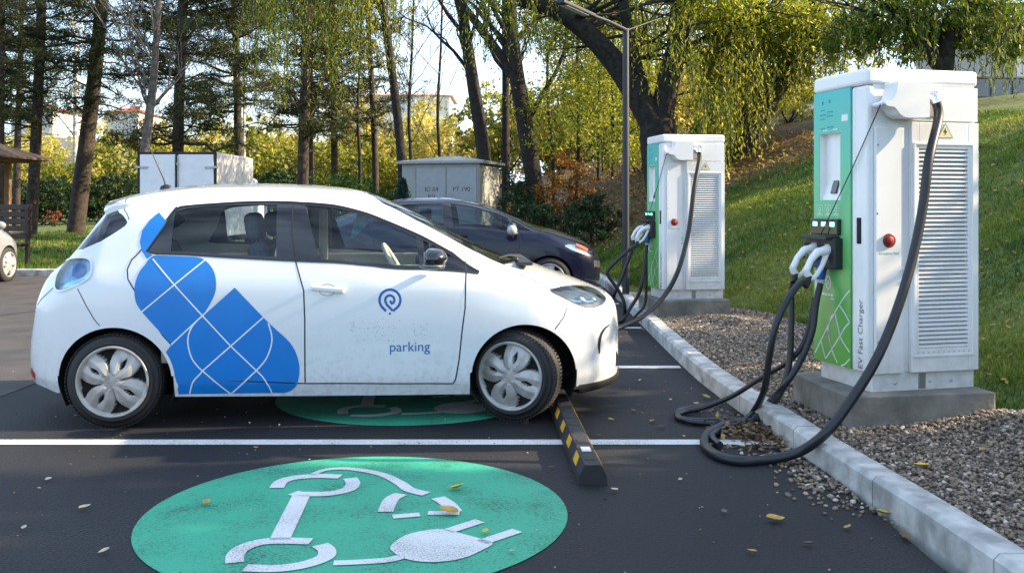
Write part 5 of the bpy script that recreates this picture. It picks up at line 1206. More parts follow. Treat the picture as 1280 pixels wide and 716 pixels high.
def leaves(C, size, asp=2.4, down=0., n=None, tone=None):
    """leaf faces (rhombi) at centres C -> V, F, tone; down > 0 lets the tips hang"""
    n = len(C); d = rng.normal(0, 1, (n, 3)); d[:, 2] -= down; d /= np.linalg.norm(d, axis=1, keepdims=True)
    r = rng.normal(0, 1, (n, 3)); s = np.cross(d, r); s /= np.linalg.norm(s, axis=1, keepdims=True)
    L = size * rng.uniform(.7, 1.3, (n, 1)); W = L / asp
    V = np.stack([C - d * L / 2, C + s * W / 2 - d * L * .08, C + d * L / 2, C - s * W / 2 - d * L * .08], 1).reshape(-1, 3)
    return V, np.arange(4 * n).reshape(n, 4), (np.clip(rng.beta(2, 2.4, n), 0, 1) if tone is None else tone)
def leafmesh(name, parts, mat, parent):
    V = []; F = []; T = []; k = 0
    for v, f, t in parts: V.append(v); F.append(f + k); T.append(t); k += len(v)
    return npmesh(name, np.concatenate(V), np.concatenate(F), mat, parent, False, tone=np.concatenate(T))
def wob(p0, p1, n, amp):
    p0, p1 = Vector(p0), Vector(p1); out = []
    for i in range(n + 1):
        t = i / n; q = p0.lerp(p1, t)
        if 0 < i: q = q + Vector((random.gauss(0, amp), random.gauss(0, amp), random.gauss(0, amp))) * (0.3 + t)
        out.append(q)
    return out
def px_path(pts, Y): return [Vector(p) for p in spline([tuple(at(u, v, Y + (q[0] if q else 0))) for u, v, *q in pts], 5)]

def grow(g, p, d, length, r, depth, tips, spread=.6, kids=3, up=.1):
    """forking branch"""
    n = 4; q = [Vector(p)]; dd = Vector(d).normalized()
    for i in range(n):
        dd = (dd + Vector((random.gauss(0, .13), random.gauss(0, .13), random.gauss(up * .3, .10)))).normalized(); q.append(q[-1] + dd * length / n)
    g.tube(q, [r * (1 - .55 * i / n) for i in range(n + 1)], 6 if depth > 1 else 4, cap=False)
    if depth <= 0: tips.append((q[-1], dd)); tips.append((q[2], dd)); return
    for k in range(kids):
        i = random.choice((2, 3, 4)); nd = (dd + Vector((random.gauss(0, spread), random.gauss(0, spread), random.gauss(up, spread * .6)))).normalized()
        grow(g, q[i], nd, length * random.uniform(.55, .8), r * .5, depth - 1, tips, spread, kids, up)

def pine(label, path, Y, r0, r1, h0, dens=1., reach=2.6, group='pine trees behind the parking lot', tuft=.30, top_extra=0):
    P = px_path(path, Y); base = P[0].copy(); base.z -= .15
    t = thing('pine_tree', label, 'tree', base, 0, group); L = [p - base for p in P]; L[0] = Vector((0, 0, 0))
    g = G(); n = len(L); g.tube(L, [r0 + (r1 - r0) * i / (n - 1) for i in range(n)], 10); C = []
    zt = L[-1].z; acc = h0; tone = []
    while acc < zt:
        i = max(0, min(n - 2, next((k for k in range(n - 1) if L[k + 1].z > acc), n - 2))); f = (acc - L[i].z) / max(.01, L[i + 1].z - L[i].z); p = L[i].lerp(L[i + 1], f)
        for k in range(random.choice((2, 3, 4))):
            a = random.uniform(0, 6.283); ln = reach * random.uniform(.45, 1.1) * (1 - .35 * acc / zt); d = Vector((math.cos(a), math.sin(a), random.uniform(-.18, .22)))
            q = wob(p, p + d * ln, 5, .05 * ln); g.tube(q, [.045 * ln / 2.4 * (1 - .8 * j / 5) + .008 for j in range(6)], 5, cap=False)
            for j in range(2, 6):
                for b in range(int(round(random.uniform(.6, 3.0) * dens))):
                    e = q[j] + Vector((random.gauss(0, .3), random.gauss(0, .3), random.gauss(.02, .14))) * min(1.4, ln * .5)
                    if random.random() < .7: g.tube([q[j], e], [.011, .005], 3, cap=False)
                    C.append(e)
        acc += random.uniform(.22, .5)
    for k in range(34):                  # dead bare twigs
        z = random.uniform(h0 * .55, zt * .9); i = max(0, min(n - 2, next((j for j in range(n - 1) if L[j + 1].z > z), n - 2))); p = L[i].lerp(L[i + 1], (z - L[i].z) / max(.01, L[i + 1].z - L[i].z)); a = random.uniform(0, 6.283)
        q = wob(p, p + Vector((math.cos(a), math.sin(a), random.uniform(-.35, .25))) * reach * random.uniform(.4, 1.1), 5, .07); g.tube(q, [.022, .018, .014, .011, .008, .005], 4, cap=False)
        for j in (2, 3, 4):
            e = q[j] + Vector((random.gauss(0, .4), random.gauss(0, .4), random.gauss(0, .3))); g.tube([q[j], e], [.008, .004], 3, cap=False)
    g.build('trunk', M_BARKP, t)
    if C:
        C = np.array([c[:] for c in C]); m = 26; CC = np.repeat(C, m, 0) + rng.normal(0, tuft * .42, (len(C) * m, 3)) * [1, 1, .6]
        leafmesh('crown', [leaves(CC, .20, 6.5, -.25)], M_PINE, t)
    return t
def cloud(cs, n):
    """random points in ellipsoids (centre, radii), clumped"""
    out = []
    for c, rad, w in cs:
        k = max(3, int(n * w)); m = max(2, k // 34); d = rng.normal(0, 1, (m, 3)); d /= np.linalg.norm(d, axis=1, keepdims=True); cl = d * rng.uniform(.25, 1, (m, 1)) ** .6
        i = rng.integers(0, m, k); p = cl[i] + rng.normal(0, .13, (k, 3)); out.append(np.array(c)[None] + p * np.array(rad)[None])
    return np.concatenate(out)
def strands(tops, length, step=.065):
    """hanging willow shoots: list of leaf centres and the shoot paths"""
    C = []; paths = []
    for p in tops:
        ln = length * random.uniform(.45, 1.2); k = int(ln / step); sx, sy = random.gauss(0, .12), random.gauss(0, .12); q = []
        for i in range(k):
            t = i / k; x = Vector(p) + Vector((sx * t * ln + .03 * math.sin(5 * t + p[0] * 9), sy * t * ln, -t * ln)); q.append(x)
            C.append(x + Vector((random.gauss(0, .035), random.gauss(0, .035), 0)))
        paths.append(q[::max(1, k // 5)])
    return C, paths

# ---- pines at the left
pine('slender pine trunk at the left edge, thin dark branches against the sky', [(38, 297), (42, 230), (46, 150), (50, 60), (54, -60), (60, -210)], 36, .24, .14, 4.3, .9)
pine('tall leaning pine beside the pale lamp pole, second trunk from the left', [(94, 293), (103, 220), (113, 140), (122, 60), (132, -60), (142, -230)], 38, .36, .2, 5.0, 1.0)
pine('pine with a thin straight trunk cut by the left edge', [(-2, 300), (0, 200), (1, 100), (2, 0), (4, -200)], 34, .16, .10, 4.4, 1.3, 2.2)
pine('dense dark pine rising behind the box truck', [(221, 292), (222, 220), (224, 120), (228, 20), (232, -100), (236, -240)], 36, .24, .14, 3.6, 3.3, 4.2)
pine('dark pine with a full crown between the truck and the twin trunks', [(300, 290), (298, 200), (296, 90), (292, -60), (290, -200)], 42, .20, .12, 5.4, 2.9, 3.8)
pine('taller trunk of the twin pines right of the box truck', [(377, 288), (379, 200), (382, 100), (384, 0), (386, -200)], 33, .21, .14, 3.4, 1.2, 2.4)
pine('shorter paler trunk of the twin pines right of the box truck', [(389, 288), (388, 220), (387, 140), (388, 60), (390, -120)], 34, .15, .08, 3.8, .9, 2.0)
pine('thin pine behind the green bush, right of the twin trunks', [(419, 288), (418, 200), (417, 110), (415, 0), (414, -150)], 36, .14, .09, 3.8, 1.0, 2.1)
pine('very slim pine just left of the grey kiosk', [(470, 287), (469, 200), (465, 110), (460, 20), (456, -120)], 36, .13, .08, 3.6, .8, 2.2)
pine('slim dark pine at the far left behind the pavilion', [(20, 296), (22, 180), (26, 60), (30, -160)], 44, .18, .10, 6, 1.4, 2.8)

# ---- bare grey tree in front of the pines
def bare_tree(label, path, Y, r0, r1, n, length, bark=M_BARKG, leafm=None, nl=0, name='bare_tree', group=None, d0=None, depth=2, size=.10, kids=3, spread=.45, start=.45):
    P = px_path(path, Y); base = P[0].copy(); base.z = max(0, base.z) - .1
    t = thing(name, label, 'tree', base, 0, group); L = [p - base for p in P]; L[0] = Vector((0, 0, 0)); g = G(); m = len(L); g.tube(L, [r0 + (r1 - r0) * i / (m - 1) for i in range(m)], 9); tips = []
    for k in range(n):
        i = random.randint(int(m * start), m - 1); a = random.uniform(0, 6.283); d = (L[i] - L[i - 1]).normalized() * .7 + Vector((math.cos(a) * .8, math.sin(a) * .6, random.uniform(0, .5)))
        grow(g, L[i], d, length * random.uniform(.6, 1.1), r1 * .55, depth, tips, spread, kids, .25)
    g.build('trunk', bark, t)
    if leafm and nl:
        C = np.array([p[0][:] for p in tips]); i = rng.integers(0, len(C), nl); leafmesh('crown', [leaves(C[i] + rng.normal(0, .22, (nl, 3)), size, 2.4, .4)], leafm, t)
    return t
bare_tree('bare grey tree fanning its branches just behind the box truck', [(176, 330), (180, 210), (186, 150), (192, 100), (196, 40), (202, -60)], 27.5, .17, .07, 15, 2.3)
bare_tree('leaning dark trunk just right of the grey kiosk', [(612, 300), (604, 190), (592, 110), (580, 30), (568, -60), (560, -140)], 27, .22, .12, 12, 2.0, M_BARKD, M_WIL, 900, 'broadleaf_tree')
bare_tree('straight dark trunk between the leaning tree and the forked tree', [(632, 300), (632, 200), (632, 100), (631, 0), (630, -130)], 29, .13, .09, 9, 1.8, M_BARKD, M_WIL, 700, 'broadleaf_tree', start=.4)
fk = bare_tree('thick forked dark tree standing behind the navy car', [(676, 300), (668, 230), (655, 150), (643, 75), (637, 0), (634, -140)], 26, .27, .16, 10, 2.1, M_BARKD, M_WIL, 1300, 'broadleaf_tree', start=.5)
g = G(); b0 = Vector(fk.location)
g.tube([p - b0 for p in px_path([(648, 105), (630, 75), (605, 40), (578, 5), (545, -40)], 26)], [.13 - .003 * i for i in range(21)], 8); g.tube([p - b0 for p in px_path([(664, 145), (680, 115), (695, 90), (706, 60), (712, 20)], 26)], [.075 - .002 * i for i in range(21)], 8)
g.build('limb', M_BARKD, fk)
for i, (u, v0, u1, v1, Y, lab) in enumerate(((692, 300, 684, 110, 28, 'thin sapling close right of the forked tree'), (718, 300, 722, 60, 27, 'tall thin sapling midway between the forked tree and the lamp post'), (742, 300, 748, 130, 30, 'short thin sapling left of the lamp post'), (762, 300, 765, 90, 29, 'slender sapling almost touching the lamp post'), (940, 232, 945, 95, 27, 'thin stem in front of the brown leafy slope'))):
    bare_tree(lab, [(u, v0), ((u + u1) / 2 + 3, (v0 + v1) / 2), (u1, v1), (u1 + 3, v1 - 60)], Y, .06, .035, 8, 1.5, M_BARKD, M_OLIV if i % 2 else M_WIL, 1500, 'sapling', start=.3, depth=1)
for u, Y, lab in ((512, 31, 'bare twiggy young tree right of the slim pine, against the open sky'), (448, 34, 'bare twiggy young tree just left of the slim pine'), (548, 33, 'bare twiggy tree directly above the roof of the kiosk')):
    bare_tree(lab, [(u, 292), (u + 2, 210), (u - 1, 140), (u + 3, 60), (u + 6, -40)], Y, .075, .03, 14, 2.6, M_BARKD, M_YELL, 420, 'bare_tree', start=.25, depth=2)
# pale poles of birch far behind
for u, Y, r, lab in ((94, 55, .16, 'pale birch stem behind the leaning pine'), (305, 55, .10, 'thin pale birch stem right of the box truck')):
    bare_tree(lab, [(u, 285), (u, 200), (u + .5, 130), (u + 1, 50)], Y, r, r * .7, 6, 2.0, M_BIRCH, M_YELL, 700, 'birch_tree', 'birches beyond the pines', depth=1)

# ---- willows on the bank
def willow(label, trunkp, limbs, Y, tr, clumps, nleaf, hang, nhang, mat, ln=1.6, size=.11):
    P = px_path(trunkp, Y); base = P[0].copy(); base.z -= .3
    t = thing('willow_tree', label, 'tree', base, 0); g = G(); L = [p - base for p in P]; m = len(L)
    g.tube(L, [tr[0] + (tr[1] - tr[0]) * i / (m - 1) for i in range(m)], 14); g.build('trunk', M_BARKD, t)
    g = G(); ends = []
    for lp, r0, r1 in limbs:
        Q = [p - base for p in px_path(lp, Y)]; m = len(Q); g.tube(Q, [r0 + (r1 - r0) * i / (m - 1) for i in range(m)], 10)
        for k in range(9):
            i = random.randint(m // 3, m - 1); a = random.uniform(0, 6.283)
            grow(g, Q[i], Vector((math.cos(a), math.sin(a), random.uniform(-.1, .8))), random.uniform(1.2, 2.2), r1 * .45, 2, ends, .55, 3, .05)
    if limbs: g.build('limb', M_BARKD, t)
    cs = []
    for u, v, ru, rv, w, dy in clumps:
        c = at(u, v, Y + dy) - base; s = (Y + dy) / FPX; cs.append((c[:], (ru * s, max(ru, rv) * s * .9, rv * s), w))
    C = cloud(cs, nleaf); parts = [leaves(C, size, 3.2, .7)]; hg = G()
    if hang:
        tops = []
        for k in range(nhang):
            u, v, ru, rv, dy = random.choice(hang); tops.append(at(u + random.uniform(-ru, ru), v + random.uniform(-rv, rv), Y + dy + random.uniform(-1.2, 1.2)) - base)
        SC_, paths = strands(tops, ln); parts.append(leaves(np.array([c[:] for c in SC_]), size, 3.6, 2.2))
        for q in paths:
            if len(q) > 1: hg.tube(q, .006, 3, cap=False)
        hg.build('shoots', M_BARKD, t)['kind'] = 'stuff'
    leafmesh('crown', parts, mat, t); return t
willow('big old willow with a thick limb arching left above the lamp post', [(838, 262), (830, 215), (824, 180), (822, 150)],
       [([(822, 165), (800, 125), (770, 80), (735, 42), (698, 16), (650, 0)], .34, .16), ([(824, 160), (836, 100), (848, 50), (860, -20), (870, -110)], .30, .18), ([(815, 150), (790, 60), (775, -20), (760, -120)], .16, .10)], 22, (.50, .40),
       [(720, 30, 80, 30, .10, 2.5), (780, 10, 90, 35, .12, 2.5), (740, 110, 60, 40, .07, 3), (780, 170, 50, 45, .06, 3.5), (870, 50, 50, 45, .10, 2), (890, 0, 70, 40, .15, -1), (640, -15, 80, 22, .08, 0), (905, 90, 36, 40, .07, 1), (760, -60, 180, 45, .2, 0), (700, 150, 60, 50, .05, 3.5)], 26000,
       [(640, -20, 60, 20, 0), (760, 10, 60, 20, 2.5), (895, 60, 35, 30, -1), (897, 120, 22, 20, -1), (890, 20, 50, 20, 0), (835, 20, 45, 20, -1.5)], 260, M_WIL, 1.6, .125)
willow('leaning dark willow trunk between the two chargers with hanging yellow green leaves', [(900, 262), (912, 205), (930, 165), (958, 125)],
       [([(955, 130), (985, 85), (1005, 40), (1030, -30), (1060, -110)], .30, .15), ([(925, 170), (905, 110), (900, 40), (905, -60)], .13, .08)], 23.5, (.46, .34),
       [(940, 80, 60, 45, .14, 0), (990, 40, 70, 45, .17, 0), (1000, 110, 40, 30, .06, 1), (940, 10, 80, 40, .16, -1), (1050, 20, 70, 40, .14, 0), (890, 150, 30, 35, .06, -1), (1000, -60, 140, 50, .2, 0), (1060, 60, 50, 35, .07, 0)], 27000,
       [(920, 90, 40, 30, -1), (980, 60, 50, 30, -1), (1040, 20, 60, 30, 0), (895, 120, 20, 15, -1), (950, 20, 60, 20, 0)], 280, M_WIL, 1.6, .125)
willow('dark leaved willow on the bank top behind the nearest charger', [(1172, 190), (1176, 120), (1182, 70), (1188, 20)],
       [([(1180, 90), (1150, 50), (1120, 10), (1100, -60)], .16, .09), ([(1184, 60), (1210, 20), (1240, -30)], .14, .08)], 19, (.22, .15),
       [(1120, 20, 70, 35, .2, 0), (1060, 50, 40, 25, .08, 0), (1180, 10, 70, 35, .2, 0), (1240, 20, 50, 35, .12, 0), (1150, 60, 50, 18, .08, 1), (1265, 60, 18, 22, .04, 0), (1160, -50, 140, 40, .25, 0), (1215, 55, 30, 18, .05, 0)], 15000,
       [(1100, 20, 60, 20, 0), (1200, 10, 60, 20, 0), (1260, 30, 20, 20, 0)], 170, M_WILD, 1.2, .12)
# willow whose shoots hang into the top of the picture
willow('weeping willow hanging its yellow green shoots over the twin pines', [(505, 292), (502, 200), (490, 90), (470, -40), (440, -160)], [([(480, 20), (440, -60), (390, -130), (340, -160)], .12, .06)], 30, (.16, .11),
       [(400, -70, 90, 40, .8, -2)], 2500, [(345, -60, 30, 30, -3), (400, -50, 60, 40, -3), (445, -60, 30, 30, -2), (480, -70, 40, 30, 0)], 210, M_WIL, 3.6, .13)

# ---- shrubs: a few kinds, copied
def shrub(name, label, mat, w, d, h, n, size, group=None, stems=7, asp=2.0, lumps=9):
    t = thing(name, label, 'shrub', (0, 0, 0), 0, group); cs = []
    for k in range(lumps):
        a = random.uniform(0, 6.283); rr = random.uniform(0, .62); z = random.uniform(.25, .80) * h; q = 1 - .45 * z / h
        cs.append(((math.cos(a) * rr * w / 2 * q * 1.3, math.sin(a) * rr * d / 2 * q * 1.3, z), (w * .24, d * .24, h * .22), 1 / lumps))
    g = G()
    for k in range(stems):
        c = random.choice(cs)[0]; g.tube(wob((random.gauss(0, .12), random.gauss(0, .12), -.1), c, 4, .05), [.03, .025, .02, .015, .008], 5, cap=False)
    g.build('stem', M_BARKD, t)
    leafmesh('crown', [leaves(cloud(cs, n), size, asp, .2)], mat, t); return t
BELT = 'sunlit autumn bushes beyond the trees'
protos = [shrub('autumn_bush', 'yellow autumn bush in the sunlit row beyond the trees', M_YELL, 6, 4, 4.6, 3600, .20, BELT), shrub('autumn_bush', 'yellow autumn bush in the sunlit row beyond the trees', M_OLIV, 6, 4, 4.2, 3600, .20, BELT), shrub('autumn_bush', 'yellow autumn bush in the sunlit row beyond the trees', M_ORAN, 5, 4, 3.6, 3000, .18, BELT), shrub('autumn_bush', 'yellow autumn bush in the sunlit row beyond the trees', M_YELL, 5, 4, 5.6, 3400, .19, BELT, lumps=12)]
names = ['tall yellow', 'olive yellow', 'low russet', 'bright yellow']
used_ = [False] * 4
spots = [(-10, 56, 1, 1.3), (28, 64, 0, 1.3), (70, 54, 1, 1.15), (118, 62, 3, 1.3), (160, 56, 1, 1.5), (205, 66, 0, 1.5), (245, 55, 1, 1.3), (285, 62, 3, 1.2), (325, 57, 1, 1.6), (358, 66, 2, 1.9), (395, 56, 1, 1.4), (428, 60, 1, 1.5), (458, 64, 3, 1.6), (488, 60, 1, 1.7), (518, 66, 0, 1.9), (547, 50, 3, 1.25), (590, 60, 2, 1.3), (625, 56, 1, 1.6), (665, 60, 0, 1.3), (705, 54, 2, 1.4), (740, 60, 1, 1.6), (775, 52, 3, 1.6), (800, 58, 1, 2.1), (850, 62, 0, 2.0), (690, 70, 3, 1.6), (50, 75, 0, 1.7), (130, 78, 3, 1.6), (250, 76, 0, 1.9), (330, 80, 3, 1.7), (410, 78, 1, 1.8), (585, 80, 0, 1.5), (640, 78, 3, 1.5), (870, 50, 3, 1.5), (905, 56, 0, 1.7), (950, 60, 1, 1.8)]
for i, (u, Y, k, s) in enumerate(spots):
    o = protos[k] if not used_[k] else copy_tree(protos[k]); used_[k] = True
    o.location = ((u - 640) * Y / FPX, Y, max(0, float(bank_z((u - 640) * Y / FPX, Y)) - .2) if (u - 640) * Y / FPX > float(foot(Y)) else 0); o.rotation_euler = (0, 0, random.uniform(0, 6.28)); o.scale = (s, s, s * random.uniform(.9, 1.1))
    o['label'] = names[k] + ' bush in the sunlit row beyond the trees'; o['group'] = names[k] + ' bushes beyond the trees'
HED = 'dark hedge bushes at the edge of the lawn'
h0 = shrub('hedge_bush', 'dark green hedge bush at the back edge of the lawn', M_DGRN, 4.2, 2.2, 2.6, 3600, .14, HED)
for i, (u, Y, s) in enumerate(((-15, 47, 1), (20, 49, 1.1), (55, 48, 1.05), (88, 50, 1), (125, 49, 1.15), (160, 50, 1.1), (330, 40, 1.1), (372, 42, 1))):
    o = h0 if i == 0 else copy_tree(h0); o.location = ((u - 640) * Y / FPX, Y, .2); o.rotation_euler = (0, 0, random.uniform(-.3, .3) + 3.14 * (i % 2)); o.scale = (s, s, s)
def put(o, u, Y, z=0, s=1, rz=0): o.location = ((u - 640) * Y / FPX, Y, max(z, float(bank_z((u - 640) * Y / FPX, Y)) - .12) if (u - 640) * Y / FPX > float(foot(Y)) else z); o.scale = (s, s, s); o.rotation_euler.z = rz; return o
put(shrub('red_bush', 'small red leaved bush in front of the dark hedge', leafmat('red_leaf', [(.10, .02, .02), (.24, .05, .04), (.30, .12, .05), (.36, .22, .08)], .3), 1.5, 1.2, 1.1, 600, .12), 72, 46.5, .2)
put(shrub('green_bush', 'fresh green bush left of the grey kiosk', M_GRN, 3.6, 2.2, 2.35, 5200, .10), 436, 26)
put(shrub('dark_bush', 'low dark evergreen bush behind the bonnet of the navy car', M_DGRN, 2.6, 1.6, 1.55, 3800, .08), 693, 21.5)
put(shrub('dark_bush', 'dark bush left of the lamp post, beside the russet leaves', M_DGRN, 1.9, 1.4, 1.35, 2600, .08), 742, 22.5)
put(shrub('dark_bush', 'narrow dark bush touching the right wall of the kiosk', M_DGRN, 1.3, 1.2, 2.2, 2600, .08), 641, 23)
put(shrub('russet_bush', 'russet leaved bush under the forked tree', M_ORAN, 2.8, 1.8, 2.3, 2200, .10), 712, 25.5)
put(shrub('russet_bush', 'thin russet bush between kiosk and forked tree', M_ORAN, 1.8, 1.6, 2.5, 1100, .10), 655, 27.5)
put(shrub('olive_bush', 'tall olive green bush behind the lamp post', M_OLIV, 4.5, 3.0, 5.2, 5200, .12, lumps=14), 757, 33)
put(shrub('olive_bush', 'olive green bush beneath the arching willow limb', M_OLIV, 3.4, 2.6, 4.0, 3600, .12, lumps=12), 800, 28, .6)
put(shrub('yellow_bush', 'yellow bush low on the slope between the two chargers', M_YELL, 3.0, 2.0, 1.6, 2600, .10), 985, 27, 1.9)
put(shrub('yellow_bush', 'loose yellow bush on the slope right of the farther charger', M_YELL, 2.4, 1.8, 1.7, 1800, .10), 925, 26, 1.4)
TALL = 'tall autumn trees beyond the willows'
tt0 = shrub('autumn_tree', 'tall olive and yellow tree beyond the willows', M_OLIV, 7, 5, 11, 6500, .20, TALL, lumps=16)
for i, (u, Y, s, zz) in enumerate(((725, 46, .8, .2), (795, 48, .95, .5), (905, 44, .7, 1.0), (985, 46, .8, 1.2))):
    o = tt0 if i == 0 else copy_tree(tt0); o.location = ((u - 640) * Y / FPX, Y, max(0, float(bank_z((u - 640) * Y / FPX, Y)) - .15)); o.rotation_euler = (0, 0, 1.1 * i); o.scale = (s, s, s)
sp_ = thing('young_spruce', 'small dark blue green spruce at the left corner of the kiosk', 'tree', ((503 - 640) * 23 / FPX, 23, 0)); g = G(); g.tube([(0, 0, 0), (0, 0, 2.0)], [.05, .01], 6); C = []
for z in np.linspace(.2, 1.95, 16):
    for k in range(8):
        a = random.uniform(0, 6.283); ln = (2.05 - z) * .42; e = Vector((math.cos(a) * ln, math.sin(a) * ln, z - .06)); g.tube([(0, 0, z), e], [.012, .004], 3, cap=False); C += [Vector((0, 0, z)).lerp(e, f) for f in np.linspace(.3, 1, 6)]
g.build('trunk', M_BARKD, sp_); C = np.repeat(np.array([c[:] for c in C]), 7, 0); leafmesh('crown', [leaves(C + rng.normal(0, .04, C.shape), .10, 4, .1)], leafmat('spruce_needle', [(.01, .03, .025), (.02, .05, .04), (.04, .08, .06)], .2), sp_)

# ---- trees on the bank to the right, outside the picture: added, unseen, to throw shade over the bays
def crown_tree(label, x, y, h, rad, n, name='shade_tree', zc=None, mat=M_WILD, size=.16):
    z0 = float(bank_z(x, y)); t = thing(name, label, 'tree', (x, y, z0), 0); g = G(); g.tube(wob((0, 0, -.2), (0, 0, h * .75), 6, .06), [.22, .2, .17, .14, .11, .08, .05], 8); tips = []
    for k in range(10):
        a = random.uniform(0, 6.283); grow(g, (0, 0, h * random.uniform(.25, .7)), (math.cos(a), math.sin(a), .5), rad * .7, .07, 1, tips, .5, 3, .1)
    g.build('trunk', M_BARKD, t)
    cs = [((random.gauss(0, rad * .38), random.gauss(0, rad * .38), random.uniform(.22, .86) * h), (rad * .5, rad * .5, h * .20), 1 / 14) for k in range(14)]
    leafmesh('crown', [leaves(cloud(cs, n), size, 2.2, .2)], mat, t); return t
BK = 'trees on the bank outside the picture'
for i, (x, y, h, rad, n) in enumerate(((9.6, .8, 3.4, 1.5, 11000), (9.8, 2.7, 3.6, 1.3, 11000), (9.7, 4.2, 3.1, .95, 8000), (9.6, 5.1, 3.1, .62, 7000), (12.2, 5.45, 4.5, .62, 7000), (9.4, -1.4, 3.4, 1.5, 8000), (12.2, 1.9, 4.6, 1.5, 10000), (12.3, 4.1, 4.4, 1.2, 9000), (12.0, -.6, 4.6, 1.5, 8000), (11.0, 3.4, 4.0, 1.3, 9000), (11.0, 1.8, 4.2, 1.4, 9000), (10.9, 4.75, 3.7, .8, 8000), (10.5, 7.0, 1.7, 1.4, 5500), (10.3, 9.2, 1.8, 1.6, 4500), (10.6, 12.0, 2.2, 1.7, 4500))):
    crown_tree('unseen leafy tree added on the bank right of the chargers for shade', x, y, h, rad, n)['group'] = BK
# ---- low plants, fallen leaves
def leaf_shape(s, curl, fold):
    P = []; prof = [(-.5, .03), (-.36, .20), (-.15, .30), (.1, .27), (.32, .15), (.5, .015)]
    for x, w in prof:
        z = curl * x * x; P += [(x * s, -w * s, (z + fold * w) * s), (x * s, 0, z * s), (x * s, w * s, (z + fold * w) * s)]
    F = [[3 * i + k, 3 * i + k + 1, 3 * i + k + 4, 3 * i + k + 3] for i in range(5) for k in (0, 1)]
    return P, F
LM = [pbr('leaf_yellow', (.72, .50, .03), .5, var=.3, scale=30), pbr('leaf_ochre', (.55, .33, .06), .6, var=.4, scale=30), pbr('leaf_brown', (.20, .12, .06), .7, var=.4, scale=30), pbr('leaf_pale', (.55, .47, .30), .6, var=.3, scale=30)]
def fallen(u, v, s, m, label, z=.008, group=None, rz=None, curl=.5, fold=.5):
    P, F = leaf_shape(s, curl, fold); p = gnd(u, v, z); o = npmesh('fallen_leaf', P, F, LM[m], None, True)
    o.location = (p.x, p.y, z + .004); o.rotation_euler = (random.gauss(0, .1), random.gauss(0, .1), random.uniform(0, 6.28) if rz is None else rz); tag(o, label, 'leaf', group)
fallen(572, 610, .085, 0, 'bright yellow leaf lying on the green painted circle above the plug', .012, rz=.7)
fallen(560, 640, .10, 1, 'curled ochre leaf lying across the white car symbol on the green circle', .014, rz=2.8)
fallen(258, 629, .065, 1, 'ochre leaf near the left rim of the green painted circle', .012)
fallen(607, 665, .05, 0, 'tiny yellow leaf between the two prongs of the painted plug', .012)
fallen(106, 635, .06, 3, 'pale leaf alone on the asphalt left of the green circle')
fallen(969, 650, .09, 1, 'ochre leaf on the asphalt below the loop of black cable', rz=.2)
fallen(1104, 642, .07, 0, 'yellow leaf on the asphalt touching the foot of the kerb')
fallen(1132, 672, .075, 2, 'brown curled leaf on the asphalt beside the kerb')
fallen(768, 613, .05, 3, 'small pale leaf at the near end of the wheel stop')
fallen(883, 497, .07, 1, 'ochre leaf by the kerb just left of the coiled cables')
fallen(930, 559, .06, 3, 'pale leaf inside the nearest loop of black cable')
for (u, v) in ((792, 514), (815, 527), (827, 534), (855, 546), (764, 525), (870, 505), (800, 476), (838, 500), (748, 545), (690, 585), (1000, 600), (850, 600), (940, 690), (1060, 660), (640, 690), (130, 690), (60, 600), (320, 560), (905, 640), (1010, 680), (30, 660), (740, 575)):
    fallen(u, v, random.uniform(.025, .05), random.choice((1, 2, 3, 3)), 'tiny pale or brown leaf scrap on the dark asphalt', group='leaf scraps on the asphalt')
fallen(1152, 583, .075, 0, 'yellow leaf on the gravel right of the kerb joint', .135, rz=2.7)
fallen(1265, 520, .11, 0, 'large yellow leaf where the gravel meets the grass', .16, rz=.15)
fallen(1228, 563, .05, 1, 'small ochre leaf in the middle of the gravel', .135)
# brown leaves caught in the coil of cables, and the litter on the bank
def litter(px, py, pz, size, name, pal):
    n = len(px); C = np.stack([px, py, pz], 1); d = rng.normal(0, 1, (n, 3)); d[:, 2] *= .35; d /= np.linalg.norm(d, axis=1, keepdims=True); s = np.cross(d, np.array([0, 0, 1.]) + rng.normal(0, .35, (n, 3))); s /= np.linalg.norm(s, axis=1, keepdims=True)
    L = size[:, None]; V = np.stack([C - d * L / 2, C + s * L * .28, C + d * L / 2, C - s * L * .28], 1).reshape(-1, 3)
    o = npmesh(name, V, np.arange(4 * n).reshape(n, 4), leafmat('litter_' + pal, dict(brown=[(.05, .03, .02), (.12, .07, .04), (.25, .15, .07), (.5, .33, .08)], gold=[(.14, .08, .03), (.30, .18, .05), (.50, .34, .07), (.66, .52, .14)])[pal], .2), None, False, tone=rng.beta(1.6, 2.4, n)); return tag(o, kind='stuff')
n = 520; px = rng.normal(1.47, .12, n); py = rng.normal(5.82, .19, n); k = px < kerb_x(py) - .01
litter(px[k], py[k], rng.uniform(.008, .05, k.sum()), rng.uniform(.025, .065, k.sum()), 'leaf_litter', 'brown')
n = 14000; py = rng.uniform(14, 40, n); d = rng.uniform(.2, 6.5, n); px = foot(py) + d; k = py + .6 * px - 3 * np.maximum(0, px - 6) > 21.4 + rng.normal(0, .6, n)
px, py = px[k], py[k]; litter(px, py, bank_z(px, py) + rng.uniform(.01, .07, len(px)), rng.uniform(.06, .13, len(px)), 'leaf_litter', 'gold')
n = 2200; py = rng.uniform(5, 17, n); px = foot(py) + rng.uniform(.1, 5, n); litter(px, py, bank_z(px, py) + .05, rng.uniform(.03, .07, n), 'leaf_litter', 'gold')
n = 900; py = rng.uniform(19, 26, n); px = rng.uniform(-8, 1, n); litter(px, py, np.full(n, .01), rng.uniform(.05, .10, n), 'leaf_litter', 'brown')

